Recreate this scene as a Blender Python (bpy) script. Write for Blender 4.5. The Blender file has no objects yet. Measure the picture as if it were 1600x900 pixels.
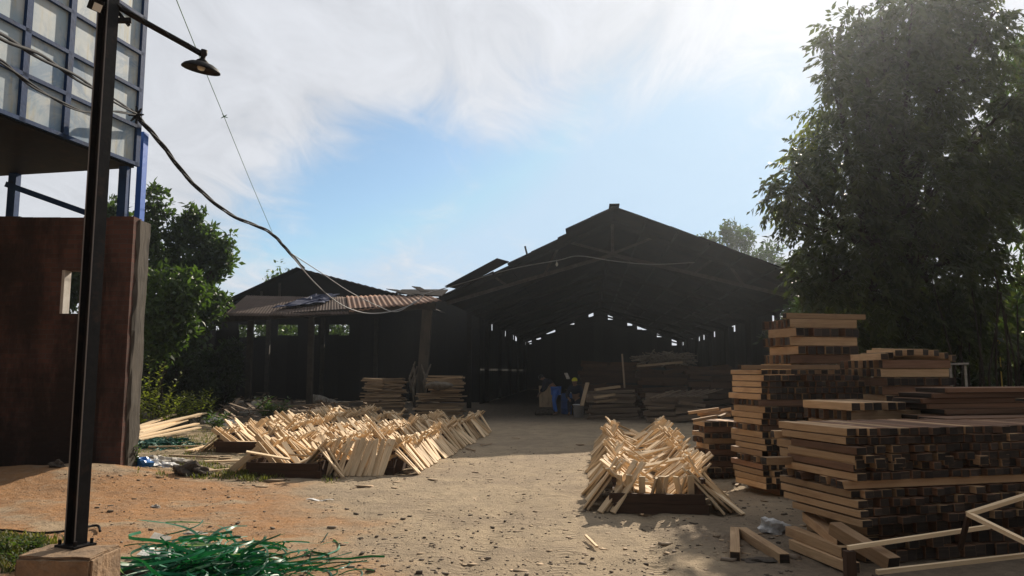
import bpy, bmesh, math, random
import numpy as np
from mathutils import Vector, Matrix, Euler
random.seed(7); RNG = np.random.default_rng(11)
R = math.radians
scene = bpy.context.scene
C = scene.collection

# ------------------------------------------------------------------ camera, sky, sun, exposure
F, PITCH, EYE = 1180.0, R(6.3), 1.6
cd = bpy.data.cameras.new('camera'); cam = bpy.data.objects.new('camera', cd); C.objects.link(cam)
cam.location = (0, 0, EYE); cam.rotation_euler = (R(90) + PITCH, 0, 0)
cd.sensor_fit = 'HORIZONTAL'; cd.angle = 2 * math.atan(800 / F); cd.clip_start = .05; cd.clip_end = 3000
scene.camera = cam
SUN_AZ, SUN_EL = R(24.6), R(31)
SUN = Vector((math.sin(SUN_AZ) * math.cos(SUN_EL), math.cos(SUN_AZ) * math.cos(SUN_EL), math.sin(SUN_EL)))
sl = bpy.data.lights.new('sun', 'SUN'); sl.energy = 5.0; sl.angle = R(.5); sl.color = (1, .89, .74)
so = bpy.data.objects.new('sun', sl); C.objects.link(so); so.rotation_euler = (-SUN).to_track_quat('-Z', 'Y').to_euler()
SKY_STRENGTH = .07
CLOUD = 10.0
vs = scene.view_settings
scene.display_settings.display_device = 'sRGB'
vs.view_transform = 'Standard'; vs.look = 'None'; vs.gamma = 1; vs.use_curve_mapping = False; vs.exposure = 0.36
scene.render.engine = 'CYCLES'
cy = scene.cycles
cy.use_denoising = True; cy.max_bounces = 6; cy.diffuse_bounces = 3; cy.transmission_bounces = 3; cy.transparent_max_bounces = 4
cy.sample_clamp_indirect = 6; cy.use_adaptive_sampling = True

class NT:
    """small helper to write node trees"""
    def __init__(s, nt): s.nt = nt; nt.nodes.clear()
    def n(s, t, **kw):
        nd = s.nt.nodes.new(t)
        for k, v in kw.items():
            if k.startswith('i_'):
                key = k[2:].replace('_', ' ')
                nd.inputs[key].default_value = v
            else: setattr(nd, k, v)
        return nd
    def l(s, a, b): s.nt.links.new(a, b)
    def put(s, sock, v):
        if isinstance(v, bpy.types.NodeSocket): s.l(v, sock)
        else: sock.default_value = v
    def math(s, op, a, b=0.0, clamp=False):
        nd = s.n('ShaderNodeMath', operation=op, use_clamp=clamp)
        s.put(nd.inputs[0], a); s.put(nd.inputs[1], b); return nd.outputs[0]
    def mix(s, f, a, b, mode='MIX'):
        nd = s.n('ShaderNodeMix', data_type='RGBA', blend_type=mode)
        s.put(nd.inputs[0], f); s.put(nd.inputs[6], a); s.put(nd.inputs[7], b); return nd.outputs[2]
    def noise(s, vec, scale, detail=4, rough=.55, dist=0):
        nd = s.n('ShaderNodeTexNoise'); nd.inputs['Scale'].default_value = scale; nd.inputs['Detail'].default_value = detail
        nd.inputs['Roughness'].default_value = rough; nd.inputs['Distortion'].default_value = dist
        if vec is not None: s.l(vec, nd.inputs['Vector'])
        return nd.outputs['Fac']
    def ramp(s, f, a, b, lo=0., hi=1.):
        nd = s.n('ShaderNodeMapRange', interpolation_type='SMOOTHSTEP'); s.put(nd.inputs[0], f)
        nd.inputs[1].default_value = a; nd.inputs[2].default_value = b; nd.inputs[3].default_value = lo; nd.inputs[4].default_value = hi
        return nd.outputs[0]
    def mapping(s, vec, scale=(1, 1, 1), loc=(0, 0, 0), rot=(0, 0, 0)):
        nd = s.n('ShaderNodeMapping'); s.l(vec, nd.inputs[0]); nd.inputs['Location'].default_value = loc
        nd.inputs['Rotation'].default_value = rot; nd.inputs['Scale'].default_value = scale; return nd.outputs[0]

world = bpy.data.worlds.new('World'); scene.world = world; world.use_nodes = True
t = NT(world.node_tree)
sky = t.n('ShaderNodeTexSky', sky_type='NISHITA'); sky.sun_disc = False
sky.sun_elevation = SUN_EL; sky.sun_rotation = SUN_AZ; sky.air_density = 1.0; sky.dust_density = .5; sky.ozone_density = 2.0
tc = t.n('ShaderNodeTexCoord'); D = tc.outputs['Generated']
sx = t.n('ShaderNodeSeparateXYZ'); t.l(D, sx.inputs[0]); X, Y, Z = sx.outputs
az = t.math('ARCTAN2', X, Y); el = t.math('ARCSINE', Z)
zz = t.math('ADD', t.math('MAXIMUM', Z, 0.0), .10)
pv = t.n('ShaderNodeCombineXYZ'); t.l(t.math('DIVIDE', X, zz), pv.inputs[0]); t.l(t.math('DIVIDE', Y, zz), pv.inputs[1])
P1 = t.mapping(pv.outputs[0], scale=(1.15, .45, 1), rot=(0, 0, R(-50)))
big = t.noise(P1, .75, 6, .58, .6)
fine = t.noise(t.mapping(pv.outputs[0], scale=(1.35, .72, 1), rot=(0, 0, R(-52))), 2.4, 9, .64, 1.1)
pat = t.math('ADD', t.math('MULTIPLY', big, .52), t.math('MULTIPLY', fine, .48))
def gauss(ca, ce, wa, we, tilt=0.0):          # a soft opening in the cloud deck, by compass bearing and height
    a = t.math('SUBTRACT', az, R(ca)); e = t.math('SUBTRACT', el, R(ce))
    a2 = t.math('ADD', t.math('MULTIPLY', a, math.cos(R(tilt))), t.math('MULTIPLY', e, math.sin(R(tilt))))
    e2 = t.math('SUBTRACT', t.math('MULTIPLY', e, math.cos(R(tilt))), t.math('MULTIPLY', a, math.sin(R(tilt))))
    q = t.math('ADD', t.math('POWER', t.math('DIVIDE', a2, R(wa)), 2.0), t.math('POWER', t.math('DIVIDE', e2, R(we)), 2.0))
    return t.math('EXPONENT', t.math('MULTIPLY', q, -1.0))
win = t.math('MAXIMUM', gauss(7, 13.5, 23, 8.0, 10), t.math('MULTIPLY', gauss(-11, 12.5, 13, 6.5, 25), 1.0))
win = t.math('MAXIMUM', win, t.math('MULTIPLY', gauss(16, 12.5, 11, 6.5, 12), 1.0))
cov = t.math('SUBTRACT', t.math('ADD', pat, .265), t.math('MULTIPLY', win, .50))
mask = t.ramp(cov, .33, .66, 0.06, .95)
sd = t.n('ShaderNodeVectorMath', operation='DOT_PRODUCT'); t.l(D, sd.inputs[0]); sd.inputs[1].default_value = SUN
glow = t.math('POWER', t.math('MAXIMUM', sd.outputs['Value'], 0.0), 14.0)
cb = t.math('ADD', t.math('MULTIPLY', glow, .10), t.ramp(sd.outputs['Value'], -.35, .72, .20, .86))
cb = t.math('MULTIPLY', cb, t.math('ADD', t.math('MULTIPLY', fine, .55), .72))
cc = t.n('ShaderNodeCombineXYZ')
for i, k in enumerate((.93, .95, 1.0)): t.l(t.math('MULTIPLY', cb, CLOUD * k), cc.inputs[i])
skc = t.mix(1.0, t.mix(1.0, sky.outputs[0], (1.05, 1.22, 1.25, 1), 'MULTIPLY'), (5.9, 7.9, 9.9, 1), 'DARKEN')
bg = t.n('ShaderNodeBackground'); bg.inputs[1].default_value = SKY_STRENGTH
t.l(t.mix(mask, skc, cc.outputs[0]), bg.inputs[0])
wo = t.n('ShaderNodeOutputWorld'); t.l(bg.outputs[0], wo.inputs[0])

# ------------------------------------------------------------------ measuring from the viewpoint
def ray(px, py):
    dx, up = (px - 800) / F, (450 - py) / F
    return Vector((dx, math.cos(PITCH) - up * math.sin(PITCH), math.sin(PITCH) + up * math.cos(PITCH)))
def P(px, py, y):
    d = ray(px, py); k = y / d.y; return Vector((d.x * k, y, EYE + d.z * k))
def G(px, py, z=0.0):
    d = ray(px, py); k = (z - EYE) / d.z; return Vector((d.x * k, d.y * k, z))

# ------------------------------------------------------------------ numeric noise for shapes
_perm = RNG.random((256, 256))
def vnoise(x, y):
    x = np.asarray(x, float); y = np.asarray(y, float)
    xi, yi = np.floor(x).astype(int), np.floor(y).astype(int); fx, fy = x - xi, y - yi
    fx = fx * fx * (3 - 2 * fx); fy = fy * fy * (3 - 2 * fy)
    g = lambda a, b: _perm[a % 256, b % 256]
    return (g(xi, yi) * (1 - fx) + g(xi + 1, yi) * fx) * (1 - fy) + (g(xi, yi + 1) * (1 - fx) + g(xi + 1, yi + 1) * fx) * fy
def fbm(x, y, o=4):
    s, a = 0, .5
    for i in range(o): s = s + a * (vnoise(x * 2 ** i + 17.3 * i, y * 2 ** i + 5.1 * i) - .5); a *= .5
    return s
def gz(x, y):
    """height of the yard"""
    x = np.asarray(x, float); y = np.asarray(y, float)
    z = .05 * fbm(x * .5, y * .5, 3) + .045 * fbm(x * 2.2, y * 2.2, 4) + .03 * fbm(x * 9, y * 9, 2)
    z = z + .22 * np.exp(-((x + 6.3) / 1.7) ** 2 - ((y - 11.2) / 1.1) ** 2) + .12 * np.exp(-((x + 9) / 2.5) ** 2 - ((y - 11) / 1.2) ** 2)
    w = np.exp(-((x - 1.15 - .13 * (y - 6)) / .11) ** 2) + np.exp(-((x + .45 - .13 * (y - 6)) / .13) ** 2)
    z = z - .04 * w * np.clip((11 - y) / 3, 0, 1)
    return z - .01

# ------------------------------------------------------------------ materials
def pb(t, rough=.8, spec=.3):
    b = t.n('ShaderNodeBsdfPrincipled'); b.inputs['Roughness'].default_value = rough; b.inputs['Specular IOR Level'].default_value = spec
    o = t.n('ShaderNodeOutputMaterial'); t.l(b.outputs[0], o.inputs[0]); return b
def newmat(name):
    m = bpy.data.materials.new(name); m.use_nodes = True; return m, NT(m.node_tree)
def bump(t, b, h, strength=.4, dist=.02):
    n = t.n('ShaderNodeBump'); n.inputs['Strength'].default_value = strength; n.inputs['Distance'].default_value = dist
    t.l(h, n.inputs['Height']); t.l(n.outputs[0], b.inputs['Normal'])
def mottled(name, c1, c2, scale=6, rough=.85, spec=.25, detail=6, stretch=(1, 1, 1), bstr=.3, bdist=.01, c3=None, metallic=0):
    m, t = newmat(name); b = pb(t, rough, spec); b.inputs['Metallic'].default_value = metallic
    tc = t.n('ShaderNodeTexCoord'); v = t.mapping(tc.outputs['Object'], scale=stretch)
    n = t.noise(v, scale, detail, .65)
    col = t.mix(t.ramp(n, .32, .68), (*c1, 1), (*c2, 1))
    if c3: col = t.mix(t.ramp(t.noise(v, scale * .31, 5, .7), .52, .68), col, (*c3, 1))
    t.l(col, b.inputs['Base Color']); bump(t, b, t.noise(v, scale * 4, 4), bstr, bdist); return m
def wood(name, c1, c2, dark, var=.35, rough=.8, stain=.3):
    """grain along u; every plank gets its own tone"""
    m, t = newmat(name); b = pb(t, rough, .25)
    uv = t.n('ShaderNodeUVMap'); uv.uv_map = 'UVMap'
    oi = t.n('ShaderNodeObjectInfo'); at = t.n('ShaderNodeAttribute'); at.attribute_name = 'tone'
    rnd = t.math('FRACT', t.math('ADD', oi.outputs['Random'], at.outputs['Fac']))
    off = t.n('ShaderNodeCombineXYZ'); t.l(t.math('MULTIPLY', rnd, 37.0), off.inputs[0]); t.l(t.math('MULTIPLY', rnd, 91.0), off.inputs[1])
    va = t.n('ShaderNodeVectorMath', operation='ADD'); t.l(uv.outputs[0], va.inputs[0]); t.l(off.outputs[0], va.inputs[1])
    g = t.noise(t.mapping(va.outputs[0], scale=(2.5, 60, 1)), 1.0, 5, .6, .4)
    big = t.noise(t.mapping(va.outputs[0], scale=(3, 9, 1)), 1.0, 3, .5)
    col = t.mix(t.ramp(g, .3, .7), (*c1, 1), (*c2, 1))
    col = t.mix(t.math('MULTIPLY', t.ramp(big, .5, .75), stain), col, (*dark, 1))
    r2 = t.math('FRACT', t.math('MULTIPLY', rnd, 7.31))
    col = t.mix(t.math('MULTIPLY', t.ramp(r2, .55, 1.0), .75), col, t.mix(.5, col, (*dark, 1)))
    k = t.math('ADD', t.math('MULTIPLY', rnd, var), 1 - var * .55)
    kc = t.n('ShaderNodeCombineXYZ')
    for i in range(3): t.l(k, kc.inputs[i])
    t.l(t.mix(1.0, col, kc.outputs[0], 'MULTIPLY'), b.inputs['Base Color'])
    bump(t, b, g, .25, .003); return m
def plain(name, c, rough=.6, spec=.4, metallic=0, emit=None):
    m, t = newmat(name); b = pb(t, rough, spec); b.inputs['Base Color'].default_value = (*c, 1); b.inputs['Metallic'].default_value = metallic
    return m
def leafmat(name, c1, c2, trans=.5, cyel=None):
    m, t = newmat(name)
    at = t.n('ShaderNodeAttribute'); at.attribute_name = 'tone'
    col = t.mix(at.outputs['Fac'], (*c1, 1), (*c2, 1))
    d = t.n('ShaderNodeBsdfPrincipled'); d.inputs['Roughness'].default_value = .45; d.inputs['Specular IOR Level'].default_value = .35
    t.l(col, d.inputs['Base Color'])
    tr = t.n('ShaderNodeBsdfTranslucent')
    t.l(t.mix(1.0, col, (1.7, 1.9, .7, 1), 'MULTIPLY'), tr.inputs[0])
    ms = t.n('ShaderNodeMixShader'); ms.inputs[0].default_value = trans; t.l(d.outputs[0], ms.inputs[1]); t.l(tr.outputs[0], ms.inputs[2])
    o = t.n('ShaderNodeOutputMaterial'); t.l(ms.outputs[0], o.inputs[0]); return m

M = {}
M['slat'] = wood('sawn slat wood', (.78, .60, .39), (.67, .48, .28), (.48, .31, .16), .42, .75, .35)
M['slat_end'] = wood('slat end grain', (.80, .64, .43), (.70, .53, .33), (.5, .33, .17), .25)
M['beam'] = wood('sawn beam wood', (.52, .345, .195), (.40, .25, .13), (.24, .13, .07), .7, .8, .5)
M['beam_end'] = wood('weathered end grain', (.060, .042, .030), (.028, .020, .015), (.016, .012, .010), 1.0, .9, .6)
M['board'] = wood('old dark board', (.085, .045, .026), (.06, .032, .019), (.03, .02, .014), .4, .85, .5)
M['grey_wood'] = wood('grey weathered wood', (.27, .20, .14), (.19, .14, .10), (.10, .075, .055), .5, .9, .5)
M['lath'] = wood('lath wood', (.42, .31, .20), (.31, .22, .135), (.14, .10, .065), .7, .85, .5)
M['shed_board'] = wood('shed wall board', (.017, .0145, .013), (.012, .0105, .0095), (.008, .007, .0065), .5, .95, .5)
M['shed_post'] = mottled('shed post wood', (.06, .05, .04), (.035, .03, .025), 5, .9)
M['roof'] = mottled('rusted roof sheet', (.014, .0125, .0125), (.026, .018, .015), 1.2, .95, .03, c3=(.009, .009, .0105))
M['roof_rust'] = mottled('orange rusted roof sheet', (.15, .085, .06), (.23, .115, .06), 1.3, .8, .3, c3=(.10, .085, .08))
M['roof_grey'] = mottled('grey brown roof sheet', (.075, .052, .042), (.10, .07, .055), 1.3, .85, .15, c3=(.045, .033, .029))
M['truss'] = mottled('truss steel', (.075, .062, .056), (.045, .038, .034), 8, .8, .2)
M['shaded_truss'] = mottled('shaded truss wood', (.022, .019, .017), (.014, .012, .011), 8, .9, .1)  # darker copy of the truss colour, standing for shade inside the shed
M['black_steel'] = mottled('black painted steel', (.007, .007, .0075), (.013, .0125, .0125), 14, .62, .14, c3=(.028, .018, .013), bstr=.12)
M['edge_highlight'] = plain('steel edge highlight', (.16, .15, .14), .45, .5)  # pale colour painting the lit edge of the pole
M['cable'] = plain('black cable', (.010, .010, .011), .7, .12)
M['grey_cable'] = plain('grey cable', (.25, .25, .25), .5, .4)
M['string'] = plain('green string', (.13, .25, .19), .7)
M['blue'] = mottled('blue painted steel', (.010, .034, .105), (.016, .05, .14), 5, .65, .15, c3=(.012, .024, .055))
M['blue_bright'] = mottled('bright blue sheet', (.02, .10, .42), (.03, .13, .5), 3, .45, .4)
def panel_mat():
    m, t = newmat('stained pale panel'); b = pb(t, .55, .35)
    tc = t.n('ShaderNodeTexCoord'); v = tc.outputs['Object']
    n = t.noise(v, 1.6, 5, .6); st = t.noise(t.mapping(v, scale=(5, 5, .5)), 1.5, 5, .65)
    col = t.mix(t.ramp(n, .35, .65), (.44, .48, .48, 1), (.27, .36, .42, 1))
    col = t.mix(t.math('MULTIPLY', t.ramp(st, .47, .68), .8), col, (.36, .33, .21, 1))
    col = t.mix(t.math('MULTIPLY', t.ramp(t.noise(v, .9, 5, .7, 1.0), .46, .62), .75), col, (.11, .20, .32, 1))
    t.l(col, b.inputs['Base Color']); bump(t, b, n, .2, .02); return m
M['panel'] = panel_mat()
def brick_mat():
    m, t = newmat('old brick'); b = pb(t, .92, .15)
    tc = t.n('ShaderNodeTexCoord'); s = t.n('ShaderNodeSeparateXYZ'); t.l(tc.outputs['Object'], s.inputs[0])
    c = t.n('ShaderNodeCombineXYZ'); t.l(t.math('ADD', s.outputs[0], s.outputs[1]), c.inputs[0]); t.l(s.outputs[2], c.inputs[1])
    br = t.n('ShaderNodeTexBrick'); t.l(c.outputs[0], br.inputs['Vector']); br.inputs['Scale'].default_value = 1
    br.inputs['Brick Width'].default_value = .23; br.inputs['Row Height'].default_value = .075; br.inputs['Mortar Size'].default_value = .006
    br.inputs['Color1'].default_value = (.12, .055, .042, 1); br.inputs['Color2'].default_value = (.08, .043, .034, 1); br.inputs['Mortar'].default_value = (.085, .066, .055, 1)
    st = t.noise(t.mapping(tc.outputs['Object'], scale=(1, 1, .35)), 1.0, 7, .7)
    col = t.mix(t.math('MULTIPLY', t.ramp(st, .40, .58), .86), br.outputs['Color'], (.022, .016, .013, 1))
    col = t.mix(t.math('MULTIPLY', t.ramp(t.noise(tc.outputs['Object'], 9, 4), .5, .75), .35), col, (.07, .042, .03, 1))
    t.l(col, b.inputs['Base Color']); bump(t, b, t.math('ADD', br.outputs['Fac'], t.math('MULTIPLY', st, -.4)), .6, -.012); return m
M['brick'] = brick_mat()
M['concrete'] = mottled('stained concrete', (.092, .078, .062), (.05, .043, .034), 3.5, .9, .2, stretch=(1.5, 1.5, .35), c3=(.018, .016, .013), bstr=.6, bdist=.02)
M['plinth'] = mottled('plinth concrete', (.30, .20, .12), (.17, .12, .08), 6, .92, .2, c3=(.06, .052, .042), bstr=.8, bdist=.02)
M['white_reveal'] = mottled('pale plaster reveal', (.5, .47, .42), (.4, .36, .31), 5, .8)
M['bark'] = mottled('tree bark', (.055, .042, .032), (.03, .024, .019), 6, .95, .1, stretch=(3, 3, .6), bstr=.7, bdist=.04)
M['leaf_big'] = leafmat('drooping leaf', (.028, .036, .018), (.058, .068, .030), .40)
M['leaf_sunlit'] = leafmat('sunlit yellow green leaf', (.09, .11, .02), (.13, .14, .03), .5)  # brighter leaf colour standing for sun on the tree edge and weeds
M['leaf_left'] = leafmat('glossy round leaf', (.026, .045, .016), (.055, .088, .028), .42)
M['leaf_light'] = leafmat('light green leaf', (.032, .058, .016), (.066, .105, .028), .42)
M['leaf_dark'] = leafmat('dark shrub leaf', (.018, .03, .012), (.035, .055, .018), .35)
M['leaf_banana'] = leafmat('banana leaf', (.07, .13, .02), (.12, .2, .03), .5)
M['grass'] = leafmat('short grass', (.055, .065, .018), (.14, .13, .045), .4)
M['strap'] = leafmat('green plastic strap', (.004, .05, .026), (.014, .17, .085), .15)
M['strap_pale'] = leafmat('pale green plastic strap', (.14, .28, .17), (.34, .42, .32), .15)
M['white'] = mottled('white plastic film', (.72, .70, .67), (.55, .53, .5), 9, .4, .5, bstr=.6, bdist=.02)
M['paper'] = mottled('dirty paper', (.5, .46, .4), (.3, .27, .23), 14, .8)
M['blue_film'] = plain('blue plastic film', (.03, .15, .42), .4)
M['orange_film'] = plain('orange plastic film', (.75, .33, .04), .5)
M['tarp'] = mottled('faded blue tarp', (.03, .038, .085), (.05, .055, .09), 4, .7)
M['barrel'] = mottled('blue barrel plastic', (.02, .085, .30), (.03, .10, .33), 3, .4, .5)
M['bucket'] = plain('white bucket plastic', (.55, .55, .55), .4, .5)
M['yellow'] = plain('yellow cloth', (.75, .70, .05), .8)
M['denim'] = mottled('blue work trousers', (.05, .15, .50), (.06, .18, .58), 9, .85)
M['navy'] = mottled('dark shirt cloth', (.018, .022, .035), (.028, .03, .045), 9, .9)
M['skin'] = plain('skin', (.22, .115, .07), .6)
M['hair'] = plain('black hair', (.01, .009, .008), .5)
M['twine'] = mottled('dry fibre', (.20, .17, .13), (.11, .09, .07), 9, .95)
M['pebble'] = wood('stone and bark chip', (.24, .19, .14), (.15, .115, .085), (.04, .032, .026), 1.0, .95, .8)
M['chip'] = wood('pale wood chip', (.40, .29, .18), (.30, .21, .13), (.15, .10, .06), .7)
M['glass'] = plain('lamp glass', (.6, .6, .55), .15, .6)
M['stone'] = mottled('rough stone', (.12, .095, .075), (.07, .06, .05), 7, .95, .1, bstr=.8, bdist=.03)
M['net'] = plain('dark green netting', (.015, .10, .07), .6)
M['sign_yellow'] = plain('yellow painted plate', (.5, .36, .05), .6)

def ground_mat():
    m, t = newmat('yard dirt'); b = pb(t, .95, .12)
    g = t.n('ShaderNodeNewGeometry'); v = g.outputs['Position']
    s = t.n('ShaderNodeSeparateXYZ'); t.l(v, s.inputs[0]); x, y = s.outputs[0], s.outputs[1]
    n1 = t.noise(v, .55, 5, .6); n2 = t.noise(v, 2.2, 6, .65); n3 = t.noise(v, 11, 6, .7); n4 = t.noise(v, 55, 4, .7)
    col = t.mix(t.ramp(n2, .35, .65), (.42, .325, .215, 1), (.33, .26, .175, 1))
    col = t.mix(t.math('MULTIPLY', t.ramp(n1, .42, .62), .55), col, (.27, .21, .15, 1))
    # orange laterite: a patch on the near left
    wob = t.math('MULTIPLY', t.math('SUBTRACT', n1, .5), 5.0)
    e1 = t.ramp(t.math('ADD', t.math('ADD', x, t.math('MULTIPLY', y, .42)), wob), 2.3, .4, 0, 1)
    e1 = t.math('MULTIPLY', e1, t.ramp(t.math('ADD', y, wob), 13.5, 11.5, 0, 1))
    og = t.mix(t.ramp(n2, .35, .65), (.40, .205, .088, 1), (.31, .17, .085, 1))
    grey = t.ramp(t.noise(t.mapping(v, scale=(.8, 1.3, 1), loc=(3, 1, 0)), .8, 5, .6), .50, .62)
    col = t.mix(t.math('MULTIPLY', e1, t.math('SUBTRACT', 1.0, t.math('MULTIPLY', grey, .85))), col, og)
    # weedy, littered soil around the slat rows on the left
    gl = t.math('MULTIPLY', t.ramp(t.math('ADD', x, wob), -2.8, -4.4, 0, 1), t.ramp(t.math('ADD', y, wob), 11.2, 12.6, 0, 1))
    col = t.mix(t.math('MULTIPLY', gl, t.ramp(n2, .35, .6, .25, .85)), col, (.13, .105, .05, 1))
    # shade painted darker by the stacks on the right; darker soil under the sheds
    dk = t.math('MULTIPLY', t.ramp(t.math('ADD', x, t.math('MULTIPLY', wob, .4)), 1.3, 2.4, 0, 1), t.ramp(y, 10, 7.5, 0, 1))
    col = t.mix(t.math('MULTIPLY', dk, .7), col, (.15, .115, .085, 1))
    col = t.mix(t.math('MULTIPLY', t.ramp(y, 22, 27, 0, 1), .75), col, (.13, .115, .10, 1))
    vo = t.n('ShaderNodeTexVoronoi'); vo.inputs['Scale'].default_value = 7; t.l(v, vo.inputs['Vector'])
    speck = t.math('MULTIPLY', t.ramp(vo.outputs['Distance'], .17, .07, 0, 1), t.ramp(n2, .46, .6, 0, 1))
    col = t.mix(t.math('MULTIPLY', speck, .75), col, (.07, .055, .04, 1))
    vo2 = t.n('ShaderNodeTexVoronoi'); vo2.inputs['Scale'].default_value = 23; t.l(v, vo2.inputs['Vector'])
    col = t.mix(t.math('MULTIPLY', t.ramp(vo2.outputs['Distance'], .22, .08, 0, 1), t.ramp(n3, .45, .7, 0, .8)), col, (.09, .07, .05, 1))
    col = t.mix(t.ramp(n3, .3, .75, .0, .35), col, (.50, .38, .26, 1))
    col = t.mix(t.math('MULTIPLY', t.ramp(n4, .55, .8, 0, 1), .4), col, (.12, .09, .065, 1))
    t.l(col, b.inputs['Base Color'])
    h = t.math('ADD', t.math('MULTIPLY', n3, 1.0), t.math('MULTIPLY', n4, .45))
    # tread pattern pressed into the wheel tracks
    for x0 in (1.15, -.45, .35, -1.3):
        dx = t.math('DIVIDE', t.math('SUBTRACT', t.math('SUBTRACT', x, x0 - .78), t.math('MULTIPLY', y, .13)), .10)
        wm = t.math('EXPONENT', t.math('MULTIPLY', t.math('POWER', t.math('ABSOLUTE', dx), 4.0), -1.0))
        tr = t.math('SINE', t.math('ADD', t.math('MULTIPLY', y, 75.0), t.math('MULTIPLY', t.math('ABSOLUTE', dx), 2.5)))
        h = t.math('ADD', h, t.math('MULTIPLY', t.math('MULTIPLY', wm, tr), t.math('MULTIPLY', t.ramp(n2, .38, .6), .22)))
        h = t.math('SUBTRACT', h, t.math('MULTIPLY', wm, .25))
    bump(t, b, h, 1.0, .05); return m
M['ground'] = ground_mat()

# ------------------------------------------------------------------ mesh helpers
class MB:
    """collects geometry for ONE mesh: vertices, faces, uvs, tone, material slots"""
    def __init__(s): s.v = []; s.f = []; s.uv = []; s.mi = []; s.tone = []
    def add(s, verts, faces, uvs=None, mi=0, tone=0.0):
        o = len(s.v); s.v += [tuple(p) for p in verts]
        for k, f in enumerate(faces):
            s.f.append(tuple(i + o for i in f)); s.mi.append(mi[k] if isinstance(mi, (list, tuple)) else mi); s.tone.append(tone)
            s.uv += uvs[k] if uvs else [(verts[i][0], verts[i][2] + verts[i][1]) for i in f]
        return s
    def box(s, c, size, rot=None, mi=0, end=None, tone=None):
        """box whose length runs along local x"""
        if tone is None: tone = random.random()
        c = Vector(c); h = Vector(size) / 2; Rm = rot if rot is not None else Matrix.Identity(3)
        L = [(-1, -1, -1), (1, -1, -1), (1, 1, -1), (-1, 1, -1), (-1, -1, 1), (1, -1, 1), (1, 1, 1), (-1, 1, 1)]
        loc = [Vector((a * h.x, b * h.y, d * h.z)) for a, b, d in L]
        fs = [(0, 3, 2, 1), (4, 5, 6, 7), (0, 1, 5, 4), (2, 3, 7, 6), (1, 2, 6, 5), (3, 0, 4, 7)]
        uvs = []
        for k, f in enumerate(fs):
            if k < 2: uvs.append([(loc[i].x, loc[i].y) for i in f])
            elif k < 4: uvs.append([(loc[i].x, loc[i].z) for i in f])
            else: uvs.append([(loc[i].y, loc[i].z) for i in f])
        e = mi if end is None else end
        return s.add([c + Rm @ p for p in loc], fs, uvs, [mi] * 4 + [e] * 2, tone)
    def bar(s, a, b, w, h, mi=0, up=(0, 0, 1), end=None, tone=None):
        a, b = Vector(a), Vector(b); x = (b - a).normalized(); u = Vector(up)
        if abs(x.dot(u)) > .98: u = Vector((0, 1, 0))
        y = u.cross(x).normalized(); z = x.cross(y)
        return s.box((a + b) / 2, ((b - a).length, w, h), Matrix((x, y, z)).transposed(), mi, end, tone)
    def tube(s, pts, rad, n=8, mi=0, cap=True):
        pts = [Vector(p) for p in pts]; N = len(pts)
        if not hasattr(rad, '__len__'): rad = [rad] * N
        vs, fs = [], []; ref = None
        for i, p in enumerate(pts):
            d = (pts[min(i + 1, N - 1)] - pts[max(i - 1, 0)]).normalized()
            if ref is None: ref = Vector((0, 0, 1)) if abs(d.z) < .9 else Vector((1, 0, 0))
            a = (ref - d * ref.dot(d)).normalized(); b = d.cross(a); ref = a
            for k in range(n):
                q = 2 * math.pi * k / n; vs.append(p + (a * math.cos(q) + b * math.sin(q)) * rad[i])
        for i in range(N - 1):
            for k in range(n): fs.append((i * n + k, i * n + (k + 1) % n, (i + 1) * n + (k + 1) % n, (i + 1) * n + k))
        if cap: fs += [tuple(range(n - 1, -1, -1)), tuple((N - 1) * n + k for k in range(n))]
        return s.add(vs, fs, None, mi, random.random())
    def lathe(s, prof, c, n=20, mi=0, axis=None):
        c = Vector(c); vs, fs = [], []; Rm = axis or Matrix.Identity(3)
        for r, z in prof:
            for k in range(n):
                q = 2 * math.pi * k / n; vs.append(c + Rm @ Vector((r * math.cos(q), r * math.sin(q), z)))
        for i in range(len(prof) - 1):
            for k in range(n): fs.append((i * n + k, i * n + (k + 1) % n, (i + 1) * n + (k + 1) % n, (i + 1) * n + k))
        return s.add(vs, fs, None, mi)
    def blob(s, c, r, mi=0, n=10, jag=.25, seed=0):
        c = Vector(c); rr = random.Random(seed); vs, fs = [], []
        for i in range(n // 2 + 1):
            th = math.pi * i / (n // 2)
            for k in range(n):
                q = 2 * math.pi * k / n; j = 1 + jag * (rr.random() - .5) * 2
                vs.append(c + Vector((r[0] * math.sin(th) * math.cos(q) * j, r[1] * math.sin(th) * math.sin(q) * j, r[2] * math.cos(th) * j)))
        for i in range(n // 2):
            for k in range(n): fs.append((i * n + k, (i + 1) * n + k, (i + 1) * n + (k + 1) % n, i * n + (k + 1) % n))
        return s.add(vs, fs, None, mi, rr.random())
    def mesh(s, name, mats, smooth=False):
        me = bpy.data.meshes.new(name); me.from_pydata(s.v, [], s.f); me.validate(clean_customdata=False)
        uv = me.uv_layers.new(name='UVMap'); arr = np.array(s.uv, 'f').ravel()
        if len(arr) == len(uv.data) * 2: uv.data.foreach_set('uv', arr)
        a = me.attributes.new('tone', 'FLOAT', 'FACE')
        if len(s.tone) == len(me.polygons):
            a.data.foreach_set('value', np.array(s.tone, 'f')); me.polygons.foreach_set('material_index', np.array(s.mi, 'i'))
        for m in mats: me.materials.append(M[m])
        if smooth: me.polygons.foreach_set('use_smooth', np.ones(len(me.polygons), bool))
        me.update(); return me
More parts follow.
